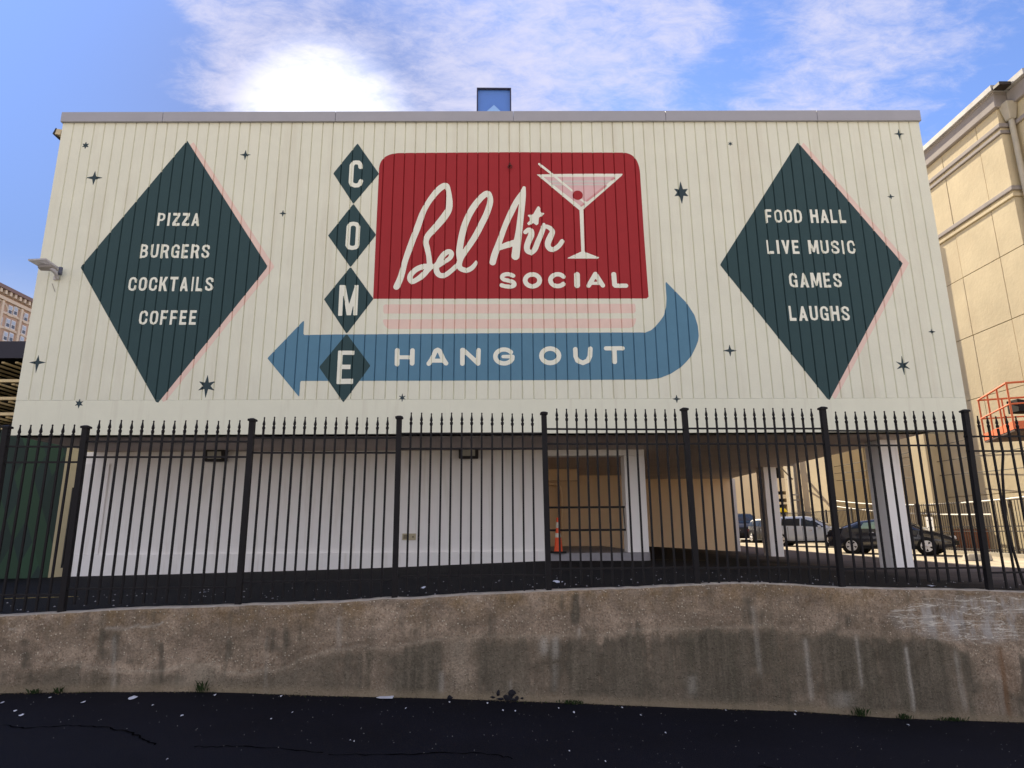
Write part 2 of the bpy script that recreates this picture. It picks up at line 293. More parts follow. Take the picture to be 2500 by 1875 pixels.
# ---------------------------------------------------------------- retaining wall
def wall_material():
    m = bpy.data.materials.new('stained_concrete'); m.use_nodes = True; t = m.node_tree; N = t.nodes; L = t.links; p = N['Principled BSDF']
    p.inputs['Roughness'].default_value = .92; p.inputs['Specular IOR Level'].default_value = .2
    tcn = N.new('ShaderNodeTexCoord'); O = tcn.outputs['Object']
    def mapped(s): n = N.new('ShaderNodeMapping'); n.inputs['Scale'].default_value = s; L.new(O, n.inputs[0]); return n.outputs[0]
    def nz(vec, sc, det=6, ro=.6, di=0):
        n = N.new('ShaderNodeTexNoise'); n.inputs['Scale'].default_value = sc; n.inputs['Detail'].default_value = det; n.inputs['Roughness'].default_value = ro; n.inputs['Distortion'].default_value = di; L.new(vec, n.inputs['Vector']); return n.outputs[0]
    def mr(v, a, b, c=0., d=1., sm=False):
        n = N.new('ShaderNodeMapRange'); L.new(v, n.inputs[0])
        if sm: n.interpolation_type = 'SMOOTHSTEP'
        for i, q in enumerate((a, b, c, d)): n.inputs[i + 1].default_value = q
        return n.outputs[0]
    def M(op, a, b):
        n = N.new('ShaderNodeMath'); n.operation = op
        for i, v in enumerate((a, b)):
            if isinstance(v, (int, float)): n.inputs[i].default_value = v
            else: L.new(v, n.inputs[i])
        return n.outputs[0]
    def mix(f, a, b, bt='MIX'):
        n = N.new('ShaderNodeMix'); n.data_type = 'RGBA'; n.blend_type = bt; n.clamp_factor = True
        for i, v in ((0, f), (6, a), (7, b)):
            if isinstance(v, (int, float)): n.inputs[i].default_value = v
            elif isinstance(v, tuple): n.inputs[i].default_value = (*v, 1)
            else: L.new(v, n.inputs[i])
        return n.outputs[2]
    def attr(nm): n = N.new('ShaderNodeAttribute'); n.attribute_name = nm; return n.outputs['Fac']
    fine = nz(O, 42, 7, .8); med = nz(O, 7, 7, .65); big = nz(O, 1.1, 5, .6)
    streak = nz(mapped((9, 9, .55)), 1.0, 8, .62); streak2 = nz(mapped((26, 26, 1.2)), 1.0, 6, .6)
    big2 = nz(mapped((1, 1, 1.6)), 2.6, 8, .68, .5)
    col = mix(mr(big, .35, .65), (.26, .205, .15), (.41, .32, .24))
    col = mix(1.0, col, mr(big2, .34, .66, .58, 1.25), 'MULTIPLY')
    col = mix(mr(med, .45, .7, 0, .7), col, (.225, .175, .125))
    col = mix(M('MULTIPLY', mr(attr('high'), 0, 1), mr(nz(O, 4, 6, .7), .42, .62, 0, .65)), col, (.24, .16, .075))   # ochre near the top
    # aggregate: light and dark pebbles
    vo = N.new('ShaderNodeTexVoronoi'); vo.inputs['Scale'].default_value = 44; L.new(O, vo.inputs['Vector'])
    sp = N.new('ShaderNodeSeparateColor'); L.new(vo.outputs['Color'], sp.inputs[0])
    peb = M('MULTIPLY', mr(vo.outputs['Distance'], .50, .25), mr(sp.outputs[0], .86, .90))
    pebd = M('MULTIPLY', mr(vo.outputs['Distance'], .6, .3), mr(sp.outputs[1], .74, .82))
    col = mix(M('MULTIPLY', peb, mr(attr('low'), 0, 1, .9, .45)), col, (.62, .54, .42))
    col = mix(M('MULTIPLY', pebd, .55), col, (.20, .13, .085))
    # dark biological staining
    st = M('ADD', attr('stain'), M('ADD', mr(streak, .3, .7, -.36, .36), M('ADD', mr(streak2, .3, .7, -.2, .2), M('ADD', mr(med, .3, .7, -.25, .25), mr(fine, .3, .7, -.2, .2)))))
    stm = mr(st, .04, .80, 0, .92, True)
    col = mix(M('MULTIPLY', stm, mr(fine, .2, .8, .72, 1)), col, mix(mr(M('ADD', M('MULTIPLY', streak, .6), M('ADD', M('MULTIPLY', streak2, .5), M('MULTIPLY', med, .35))), .62, .84), (.026, .026, .021), (.125, .112, .085)))
    col = mix(M('MULTIPLY', mr(attr('low'), 0, 1), mr(nz(mapped((2.2, 2.2, .9)), 1.0, 7, .6), .35, .62, .15, .7)), col, mix(mr(streak, .35, .65), (.095, .085, .062), (.21, .175, .13)))
    st3 = M('MULTIPLY', mr(nz(mapped((5, 5, .3)), 1.0, 8, .66), .54, .66, 0, .62), mr(attr('low'), 0, 1, .45, 1))
    col = mix(st3, col, (.105, .095, .068))
    # pale tide line and lime streaks
    col = mix(1.0, col, mr(fine, .32, .68, .50, 1.5), 'MULTIPLY')
    col = mix(M('MULTIPLY', attr('pale'), mr(fine, .3, .7, .3, .9)), col, (.46, .41, .32))
    lime = attr('lime')
    ln = nz(mapped((.9, .9, 7.5)), 1.5, 7, .5, .25)
    line = mr(M('ABSOLUTE', M('SUBTRACT', ln, .5), 0), .0, .014, 1, 0)
    ln2 = nz(mapped((1.2, 1.2, 6.0)), 1.9, 6, .5, .5)
    line2 = mr(M('ABSOLUTE', M('SUBTRACT', ln2, .48), 0), .0, .008, .8, 0)
    wash = mr(nz(mapped((5, 5, 1.6)), 1.2, 8, .65), .42, .60)
    col = mix(M('MULTIPLY', mr(lime, .1, .75), wash), col, (.46, .44, .42))
    col = mix(M('MULTIPLY', mr(lime, .02, .35), M('MAXIMUM', line, line2)), col, (.74, .70, .62))
    col = mix(M('MULTIPLY', attr('streak'), mr(fine, .25, .7, .3, 1)), col, (.52, .49, .43))
    col = mix(M('MULTIPLY', attr('rust'), mr(streak2, .3, .7, .3, 1)), col, (.17, .075, .025))
    col = mix(M('MULTIPLY', attr('foot'), mr(med, .3, .7, .4, 1)), col, (.30, .245, .165))
    L.new(col, p.inputs['Base Color'])
    bp = N.new('ShaderNodeBump'); bp.inputs['Strength'].default_value = 1.0; bp.inputs['Distance'].default_value = .02
    L.new(M('ADD', M('MULTIPLY', fine, .6), M('ADD', M('MULTIPLY', med, .9), M('MULTIPLY', peb, .4))), bp.inputs['Height']); L.new(bp.outputs[0], p.inputs['Normal'])
    return m
wm = wall_material()
NX, NZ_ = 900, 44
wx = np.linspace(-14, 13, NX + 1); tz = np.interp(wx, [a for a, b in topz], [b for a, b in topz]); bz_ = np.interp(wx, [a for a, b in botz], [b for a, b in botz]) - .06
def smooth_noise(x, sc, seed):
    r = np.random.default_rng(seed); k = r.uniform(-1, 1, 4000); u = (np.asarray(x) * sc + 1000); i = np.floor(u).astype(int) % 3999; f = u - np.floor(u); f = f * f * (3 - 2 * f); return k[i] * (1 - f) + k[i + 1] * f
tz = tz + .006 * smooth_noise(wx, 3, 1) + .004 * smooth_noise(wx, 9, 2)
U = np.linspace(0, 1, NZ_ + 1)
XX, UU = np.meshgrid(wx, U, indexing='ij'); ZZ = bz_[:, None] + (tz - bz_)[:, None] * UU
YY = Yw(XX) + .010 * (smooth_noise(XX * .8 + ZZ * 1.7, 1.3, 3) + .5 * smooth_noise(XX * 1.1 - ZZ * 2.1, 4.1, 4))
YY[:, -1] += .012                                                    # arris worn back
seam = [(0, 1637), (120, 1626), (200, 1626), (290, 1640), (350, 1645), (430, 1632), (520, 1622), (545, 1645), (600, 1648), (690, 1635), (740, 1612), (800, 1592), (880, 1580), (960, 1588), (1020, 1570), (1090, 1562), (1180, 1556), (1280, 1555), (1400, 1553), (1480, 1552), (1545, 1543), (1600, 1537), (1690, 1537), (1780, 1534), (1870, 1530), (1960, 1542), (2060, 1545), (2130, 1552), (2200, 1556), (2300, 1556), (2330, 1570), (2400, 1640), (2500, 1700)]
sx = [PF(x, y, WALL_OFF).x for x, y in seam]; sz = [PF(x, y, WALL_OFF).z for x, y in seam]
SZ = np.interp(wx, sx, sz)[:, None] + .012 * smooth_noise(XX, 11, 5)
below = SZ - ZZ
# where the dark growth is strong along the wall (photo columns, 0..1)
dk = [(0, .5), (60, .5), (110, .42), (250, .4), (300, .35), (430, .45), (480, .1), (520, .12), (560, .4), (640, .35), (800, .55), (880, .62), (905, .1), (935, .05), (955, .5), (1000, .85), (1070, .8), (1085, .2), (1110, 0), (1150, 0), (1185, .75), (1280, .85), (1400, .85), (1600, .72), (1700, .85), (1850, .85), (1905, .45), (1950, .5), (1985, .4), (2025, .8), (2040, .95), (2190, 1.), (2300, .98), (2320, .5), (2360, .2), (2420, .08), (2500, .05)]
dx = np.interp(wx, [PF(x, 1620, WALL_OFF).x for x, a in dk], [a for x, a in dk])[:, None]
stain = np.clip((below + .05 * smooth_noise(XX, 16, 8) + .03 * smooth_noise(XX, 45, 9)) / .09, 0, 1) * dx * (.85 + .25 * smooth_noise(XX * 1.3 + ZZ * .6, 2.2, 11))
stain *= np.clip((ZZ - bz_[:, None] - .09) / .10, 0, 1) * .5 + .5
def sp(px, y0, y1, wpx, a, slant=0):                                  # soft streak on the wall between photo rows y0..y1
    p0 = PF(px, y0, WALL_OFF); p1 = PF(px + slant, y1, WALL_OFF); t = np.clip((p0.z - ZZ) / max(1e-3, p0.z - p1.z), 0, 1); xc = p0.x + (p1.x - p0.x) * t; hw = wpx / 190
    q = np.exp(-((XX - xc) / hw) ** 2) * np.clip((p0.z + .02 - ZZ) / .04, 0, 1) * np.clip((ZZ - p1.z + .02) / .08, 0, 1); return a * q
for a in [(62, 1560, 1640, 14, .6), (255, 1540, 1625, 14, .62), (283, 1545, 1625, 10, .6), (310, 1570, 1630, 12, .55), (395, 1570, 1680, 8, .7), (560, 1560, 1610, 10, .45), (665, 1530, 1600, 16, .62), (700, 1540, 1590, 8, .55), (735, 1520, 1570, 5, .4), (1405, 1450, 1530, 13, .8), (1375, 1450, 1500, 10, .5), (1425, 1460, 1495, 6, .5), (1200, 1500, 1560, 10, .4), (1018, 1530, 1580, 8, .45), (1830, 1460, 1530, 14, .5), (1860, 1480, 1540, 6, .5), (2048, 1498, 1545, 7, .6), (2070, 1500, 1545, 9, .6), (2125, 1505, 1545, 9, .55), (1560, 1510, 1560, 8, .4), (2350, 1590, 1700, 14, .75, 30), (2498, 1600, 1760, 14, .6)]:
    stain = np.maximum(stain, sp(*a))
pale = np.exp(-((ZZ - SZ - .012) / .016) ** 2) * np.interp(wx, [PF(x, 1600, WALL_OFF).x for x in (0, 100, 140, 600, 800, 1000, 1900, 2000, 2300, 2400)], [.1, .2, .55, .6, .5, .4, .4, .2, .2, 0])[:, None]
for a in [(490, 1620, 1680, 32, .5), (470, 1660, 1690, 40, .4), (1120, 1560, 1690, 20, .3)]: pale = np.maximum(pale, sp(*a))
c1 = [(20, 1535), (40, 1538), (255, 1534), (310, 1535), (335, 1527), (350, 1531), (385, 1526), (400, 1518)]
streaks = np.zeros_like(XX)
for a in [(828, 1505, 1585, 4, .6), (278, 1555, 1690, 4, .5), (1328, 1556, 1602, 9, .75), (1356, 1554, 1612, 7, .7), (1413, 1533, 1560, 3, .8), (1078, 1640, 1700, 5, .6), (1355, 1620, 1690, 6, .3), (1838, 1480, 1650, 5, .45, 18), (1965, 1560, 1715, 5, .7, 18), (2090, 1550, 1680, 4, .6, 15), (2212, 1580, 1740, 4, .9, 20), (2332, 1590, 1735, 4, .55, 25), (1690, 1650, 1700, 10, .4), (2060, 1690, 1735, 24, .4), (2440, 1650, 1750, 5, .4, 15), (1245, 1660, 1700, 3, .4), (650, 1560, 1700, 3, .3)]:
    streaks = np.maximum(streaks, sp(*a))
for k in range(len(c1) - 1):                                          # thin lime-filled cracks
    if k in (1,): continue
    p0 = PF(*c1[k], WALL_OFF); p1 = PF(*c1[k + 1], WALL_OFF); t = (XX - p0.x) / (p1.x - p0.x); zc = p0.z + (p1.z - p0.z) * t
    streaks = np.maximum(streaks, .8 * np.exp(-((ZZ - zc) / .011) ** 2) * ((t >= 0) & (t <= 1)))
lime = np.clip(1 - np.sqrt(((XX - PF(2420, 1510, WALL_OFF).x) / 1.35) ** 2 + ((ZZ - PF(2420, 1508, WALL_OFF).z) / .30) ** 2), 0, 1) ** .55
lime *= np.clip((tz[:, None] - .03 - ZZ) / .04, 0, 1)
rust = np.maximum(sp(2440, 1580, 1760, 9, .8, 25), sp(2455, 1590, 1700, 14, .4, 25))
high = np.clip((ZZ - (tz[:, None] - .32)) / .25, 0, 1); low = np.clip(below / .05, 0, 1)
foot = np.exp(-((ZZ - bz_[:, None] - .085) / .05) ** 2) * .8
vv = np.stack([XX, YY, ZZ], -1).reshape(-1, 3); m1 = NZ_ + 1
ii, jj = np.meshgrid(np.arange(NX), np.arange(NZ_), indexing='ij'); q = (ii * m1 + jj).ravel()
faces = np.stack([q, q + m1, q + m1 + 1, q + 1], 1)
RWALL = thing('retaining_wall', 'low stained concrete retaining wall with dark streaks under the iron fence', 'wall')
me = bpy.data.meshes.new('wall_face'); me.from_pydata(vv.tolist(), [], faces.tolist()); me.polygons.foreach_set('use_smooth', [True] * len(me.polygons)); me.materials.append(wm)
for nm, a in dict(stain=stain, pale=pale, streak=streaks, lime=lime, rust=rust, high=high, low=low, foot=foot).items():
    at = me.attributes.new(nm, 'FLOAT', 'POINT'); at.data.foreach_set('value', np.ascontiguousarray(a, dtype=np.float32).ravel())
link('wall_face', me, RWALL)
capm = mat('worn_concrete_top', (.42, .37, .30), rough=.95, var=.3, scale=14, bump=.6, bscale=60)
mb = MB(); k = len(wx); yb = Yw(wx) + .20
tv = [(wx[i], YY[i, -1], ZZ[i, -1]) for i in range(k)] + [(wx[i], YY[i, -1] + .025, ZZ[i, -1] + .012 + .004 * math.sin(i * .9)) for i in range(k)] + [(wx[i], yb[i], ZZ[i, -1] + .012) for i in range(k)] + [(wx[i], yb[i], bz_[i]) for i in range(k)]
mb.add(tv, [(r * k + i, r * k + i + 1, (r + 1) * k + i + 1, (r + 1) * k + i) for r in range(3) for i in range(k - 1)], True)
mb.build('wall_top', capm, RWALL)

# ---------------------------------------------------------------- the iron fence
iron = mat('black_iron', (.008, .007, .009), rough=.6, spec=.25, var=.35, scale=12, bump=.25, bscale=90)
FENCE = thing('iron_fence', 'tall black iron picket fence with spear tips along the top of the concrete wall', 'fence')
fdir = Vector((1, FB, 0)).normalized(); fnor = Vector((-FB, 1, 0)).normalized()
def fp(x, z, off=0): return Vector((x, FA + FB * x + off, z))
tip_mb = MB().lathe([(.0, -.001), (.016, 0), (.019, .012), (.019, .03), (.012, .04), (.012, .048), (.017, .056), (.018, .07), (.010, .11), (.0075, .135), (.010, .145), (.008, .155), (0, .158)], 10)
tip_me = tip_mb.mesh('spear_tip', iron)
pk_cache = {}
def picket(x, zb, zt, bent=None):
    h = round(zt - .158 - zb, 2)
    if h not in pk_cache: pk_cache[h] = MB().box(-.0112, .0112, -.0112, .0112, 0, h).mesh('picket', iron)
    o = link('picket', pk_cache[h], FENCE, loc=fp(x, zt - .158 - h)); t = link('spear_tip', tip_me, o, loc=(0, 0, h)); return o
post_me = {}
def rail(xa, xb, za, zb):
    a, b = fp(xa, za), fp(xb, zb); t = .0108
    MB().hexa([a - fnor * t - Vector((0, 0, t)), b - fnor * t - Vector((0, 0, t)), b + fnor * t - Vector((0, 0, t)), a + fnor * t - Vector((0, 0, t)),
               a - fnor * t + Vector((0, 0, t)), b - fnor * t + Vector((0, 0, t)), b + fnor * t + Vector((0, 0, t)), a + fnor * t + Vector((0, 0, t))]).build('rail', iron, FENCE)
posts = [((-60, 1050), (-115, 1500)), ((18, 1040), (-50, 1500)), ((211, 1040), (150, 1496)), ((617, 1022.6), (581, 1477)), ((975, 1016.6), (963, 1461)), ((1327.7, 1006.6), (1340, 1444)), ((1670, 996.8), (1703, 1430)), ((2007.3, 994.3), (2055.6, 1430.5)), ((2354.5, 1001), (2416, 1440)), ((2700, 1012), (2780, 1450))]
PXs = []
for (a, b) in posts[1:]:
    A = PF(*a); B = PF(*b); x0, x1 = B.x, A.x; zt = A.z; zb = interp(B.x, topz) - .02; PXs.append((x0, x1, zb, zt))
    mb = MB(); hw = .032
    def ring(x, z, h): c = fp(x, z); return [c - fdir * h - fnor * h, c + fdir * h - fnor * h, c + fdir * h + fnor * h, c - fdir * h + fnor * h]
    mb.hexa(ring(x0, zb, hw) + ring(x1, zt - .03, hw)); o = mb.build('post', iron, FENCE)
    mb = MB(); mb.hexa(ring(x1, zt - .03, hw + .014) + ring(x1, zt - .006, hw + .014)); mb.hexa(ring(x1, zt - .006, hw + .014) + ring(x1, zt + .008, hw * .5)); mb.build('post_cap', iron, o)
tips = [[-24, 1, 24, 50, 76, 102.8, 129, 155.7, 182.6], [243.7 + i * (586.4 - 243.7) / 13 for i in range(14)], [645.5 + i * (947.3 - 645.5) / 12 for i in range(13)], [1004.8 + i * (1300 - 1004.8) / 12 for i in range(13)],
        [1359.3 + i * (1646.5 - 1359.3) / 12 for i in range(13)], [1700.3 + i * (1980.4 - 1700.3) / 12 for i in range(13)], [2039.6 + i * (2325.3 - 2039.6) / 12 for i in range(13)], [2386, 2408.7, 2430.7, 2455.4, 2479, 2502, 2526]]
ty = [1036, 1026, 1017.5, 1008, 998, 996.5, 1003.8, 1016]
ry = [(1090, 1129, 1453), (1078, 1116, 1436), (1068.7, 1105.4, 1419.6), (1058.7, 1095.8, 1405), (1047.6, 1083.7, 1387), (1046.5, 1083.5, 1385), (1052, 1087.5, 1387), (1065.7, 1101, 1397)]
by = [1494, 1474, 1459, 1443, 1426, 1423, 1422, 1435.5]
for b in range(8):
    x0 = PXs[b][0]; x1 = PXs[b + 1][0]; xm = np.mean(tips[b])
    zt = PF(xm, ty[b]).z
    vx = lambda y: xm + (xm - 1201) / (1250 + 5857) * (y - ty[b])
    zr = [PF(vx(y), y).z for y in ry[b]]; zbm = PF(vx(by[b]), by[b]).z
    for z in zr: rail(x0, x1, z, z + random.uniform(-.006, .006))
    for i, tx in enumerate(tips[b]):
        X = PF(tx, ty[b]).x
        if b == 7 and i == 2:                                         # the bent one
            P = [fp(X, zt - .158 - .01), fp(X + .01, zt - .5)] + [PF(2100 + a / 4.15, 1050 + c / 4.15, .03) for a, c in [(1440, 430), (1458, 700), (1478, 900), (1525, 1130), (1600, 1380), (1662, 1570)]]
            o = MB().tube(P, .016, 4, False).build('picket', iron, FENCE); link('spear_tip', tip_me, o, loc=fp(X, zt - .158)); continue
        picket(X + random.uniform(-.004, .004), zbm, zt + random.uniform(-.006, .006))

# ---------------------------------------------------------------- the painted building
D = 13.8
cream = mat('cream_paint', (.79, .795, .665), rough=.75, var=.05, scale=1.3, bump=.25, bscale=25)
dirt(cream, (.56, .50, .38), .28, .50, .74, 3.0, .22)
skirtm = dirt(mat('cream_skirt_paint', (.80, .81, .67), rough=.75, var=.03, scale=2.2, bump=.12, bscale=25), (.5, .45, .36), .25)
coping = mat('grey_metal_coping', (.37, .37, .41), rough=.55, metal=.0, spec=.5, var=.06, scale=2)
white = dirt(mat('white_masonry_paint', (.90, .88, .865), rough=.8, var=.03, scale=1.5, bump=.15, bscale=12), (.5, .44, .33), .34)
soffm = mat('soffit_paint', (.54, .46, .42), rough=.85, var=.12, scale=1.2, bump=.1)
tanwall = dirt(mat('tan_masonry_paint', (.86, .65, .42), rough=.85, var=.05, scale=1.5, bump=.2, bscale=12), (.5, .38, .26), .1)
B = thing('painted_building', 'cream board-clad building with vintage style mural raised above an open ground floor', 'building')
SZB, BANDZ = 3.985, 4.745
XL, XR = -10.425, 10.40
def top_of(x): return 11.53 + (x + 10.4) / 20.8 * .18
seams = np.concatenate([np.interp(np.arange(0, 17), [0, 17], [-10.166, -5.971]), np.interp(np.arange(0, 19), [0, 19], [-5.971, -1.24]), np.interp(np.arange(0, 19), [0, 19], [-1.24, 3.548]), np.interp(np.arange(0, 27), [0, 26], [3.548, 10.148])])
GW, GD = .016, .032                                                  # half width and depth of the V joint
edges = [XL] + list(seams) + [XR]
for i in range(len(edges) - 1):
    a, b = edges[i], edges[i + 1]; la = a + (GW if i else 0); lb = b - (GW if i < len(edges) - 2 else 0); j = random.uniform(-.0008, .0008)
    ta, tb = top_of(a) + .1, top_of(b) + .1
    mb = MB(); yb_ = D + GD
    mb.add([(a, yb_ if i else D, BANDZ), (la, D, BANDZ), (lb, D, BANDZ), (b, yb_ if i < len(edges) - 2 else D, BANDZ), (b, D + .05, BANDZ), (a, D + .05, BANDZ),
            (a, yb_ if i else D, ta), (la, D, ta), (lb, D, tb), (b, yb_ if i < len(edges) - 2 else D, tb), (b, D + .05, tb), (a, D + .05, ta)],
           [(k, (k + 1) % 6, (k + 1) % 6 + 6, k + 6) for k in range(6)] + [(0, 5, 4, 3, 2, 1), (6, 7, 8, 9, 10, 11)])
    mb.build('wall_board', cream, B)
MB().box(XL, XR, D + .052, D + .35, SZB, 11.4).build('wall_core', cream, B)
MB().box(XL, XR, D - .003, D + .048, SZB - .004, BANDZ - .004).build('skirt_band', skirtm, B, bevel=.006)
cuts = [PY(x, 290, D).x for x in (1253, 1624, 1993)]
cx = [XL - .035] + [PY(400, 290, D).x + 0] + [PY(820, 290, D).x] + cuts + [XR + .04]
for a, b in zip(cx[:-1], cx[1:]):
    mb = MB(); g = .004
    def cz(x): return 11.79 + (x + 10.4) / 20.8 * .21
    mb.hexa([(a + g, D - .06, top_of(a)), (b - g, D - .06, top_of(b)), (b - g, D + .5, top_of(b)), (a + g, D + .5, top_of(a)), (a + g, D - .06, cz(a)), (b - g, D - .06, cz(b)), (b - g, D + .5, cz(b)), (a + g, D + .5, cz(a))])
    mb.build('coping_panel', coping, B, bevel=.008)
BR_ = 9.55
MB().box(-10.40, BR_, D + .36, 27.2, 4.03, 8.4).build('upper_storey', cream, B)
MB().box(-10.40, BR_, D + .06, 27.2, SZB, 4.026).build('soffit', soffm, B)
# ground floor: front wall, side, pilaster, lintel, pier, raised floor
FWY = 16.7
def zb(x, y): return hz(x, y) - .25
MB().box(-10.6, 1.27, FWY, FWY + .3, .6, SZB - .003).build('front_wall', white, B)
MB().box(-10.6, -10.3, FWY + .303, 26.4, .6, SZB - .003).build('side_wall', white, B)
MB().box(-10.63, 1.27, FWY - .07, FWY - .003, .55, 1.42).build('plinth', white, B, bevel=.01)
MB().box(-10.62, -9.95, FWY - .04, FWY - .003, 1.423, SZB - .3).build('pilaster', white, B, bevel=.01)
for xa in (PY(840, 1200, FWY).x, PY(890, 1200, FWY).x): MB().box(xa - .008, xa + .008, FWY - .008, FWY - .002, 1.43, 3.7).build('control_joint', white, B)
MB().box(1.273, 3.80, FWY - .02, FWY + .38, PY(1430, 1112.7, FWY).z, SZB - .003).build('lintel', white, B, bevel=.01)
MB().box(3.26, 3.80, FWY - .02, FWY + .45, 1.375, PY(1430, 1112.7, FWY).z - .003).build('pier', white, B, bevel=.012)
stepm = mat('step_concrete', (.30, .29, .31), rough=.85, var=.15, scale=6, bump=.3)
cvs = [(1.30, FWY - .1)] + [(3.5, FWY - .1)] + [(3.5 + .38 * math.sin(t), FWY + .28 - .38 * math.cos(t)) for t in (R(22), R(45), R(68), R(90))] + [(3.88, 25), (1.30, 25)]
MB().prism([(x, y, 1.0) for x, y in cvs], (0, 0, .37)).build('raised_floor', stepm, B, bevel=.012)
MB().box(-10.3, 9.55, 26.5, 26.8, .6, SZB - .003).build('back_wall', tanwall, B)
MB().box(1.0, 1.268, FWY + .303, 26.4, .6, SZB - .003).build('room_side_wall', tanwall, B)
MB().box(1.27, 5.2, 24.6, 24.9, .9, SZB - .003).build('room_back_wall', tanwall, B)
MB().box(1.3, 2.7, 22.0, 22.4, 3.6, SZB - .003).build('ceiling_beam', tanwall, B)
MB().tube([(2.35, 24.5, 1.2), (2.35, 24.5, 3.3), (2.3, 24.45, 3.55), (2.1, 24.3, 3.65), (1.7, 24.0, 3.65)], .05, 10).build('drain_pipe', tanwall, B)
MB().box(-10.4, 9.55, 27.21, 50, .8, 8.4).build('rear_block', tanwall, B)
endw = mat('pale_lavender_paint', (.70, .68, .70), rough=.8, var=.05)
MB().box(9.555, 9.72, 26.45, 27.4, .9, SZB - .003).build('end_pilaster', endw, B)
for (xa, xb, ya) in [(9.03, 9.47, 15.0), (8.93, 9.37, 21.6)]:
    MB().box(xa, xb, ya, ya + .62, .85, SZB - .003).build('column', white, B, bevel=.015)
# railings in the opening
blk = mat('black_pipe', (.01, .01, .012), rough=.5, spec=.4)
RL = thing('pipe_railing', 'two black pipe rails across the doorway behind the fence', 'railing')
for py in (1239, 1294.6):
    z = PY(1345, py, FWY + .15).z; MB().tube([(1.27, FWY + .15, z), (3.26, FWY + .15, z)], .028, 8).build('rail', blk, RL)
MB().tube([(3.22, FWY + .15, PY(1345, 1239, FWY + .15).z), (3.24, FWY + .12, PY(1345, 1294.6, FWY + .15).z)], .012, 6).build('rail_end', blk, RL)

# ---------------------------------------------------------------- mural: thin coats of paint that follow boards and joints
def groove(x, z):
    if z < BANDZ - .002: return -.003
    i = np.searchsorted(seams, x); d = 9
    if i < len(seams): d = min(d, abs(seams[i] - x))
    if i > 0: d = min(d, abs(x - seams[i - 1]))
    return GD * max(0, 1 - d / GW)
def sd_poly(P, X, Z):
    P = np.array(P); n = len(P); d = np.full(X.shape, 1e9); inside = np.zeros(X.shape, bool)
    for i in range(n):
        a = P[i]; b = P[(i + 1) % n]; e = b - a; l2 = max(e @ e, 1e-12); wx_, wz_ = X - a[0], Z - a[1]
        t = np.clip((wx_ * e[0] + wz_ * e[1]) / l2, 0, 1); d = np.minimum(d, (wx_ - e[0] * t) ** 2 + (wz_ - e[1] * t) ** 2)
        c = ((a[1] <= Z) & (b[1] > Z)) | ((b[1] <= Z) & (a[1] > Z))
        if abs(e[1]) > 1e-12: inside ^= c & (X < a[0] + (Z - a[1]) / e[1] * e[0])
    d = np.sqrt(d); return np.where(inside, -d, d)
def sd_stroke(P, X, Z):                       # round strokes, points (x, z, width)
    d = np.full(X.shape, 1e9)
    if len(P) == 1: P = [P[0], P[0]]
    for a, b in zip(P[:-1], P[1:]):
        ex, ez = b[0] - a[0], b[1] - a[1]; l2 = max(ex * ex + ez * ez, 1e-12)
        t = np.clip(((X - a[0]) * ex + (Z - a[1]) * ez) / l2, 0, 1)
        d = np.minimum(d, np.hypot(X - a[0] - ex * t, Z - a[1] - ez * t) - (a[2] + (b[2] - a[2]) * t) / 2)
    return d
def smooth_pts(P, n=4):                       # Catmull-Rom
    if len(P) < 3: return P
    P = [np.array(p, float) for p in P]; Q = [P[0]] + P + [P[-1]]; out = []
    for i in range(1, len(Q) - 2):
        for k in range(n):
            t = k / n; out.append(.5 * ((2 * Q[i]) + (-Q[i - 1] + Q[i + 1]) * t + (2 * Q[i - 1] - 5 * Q[i] + 4 * Q[i + 1] - Q[i + 2]) * t * t + (-Q[i - 1] + 3 * Q[i] - 3 * Q[i + 1] + Q[i + 2]) * t ** 3))
    out.append(P[-1]); return out
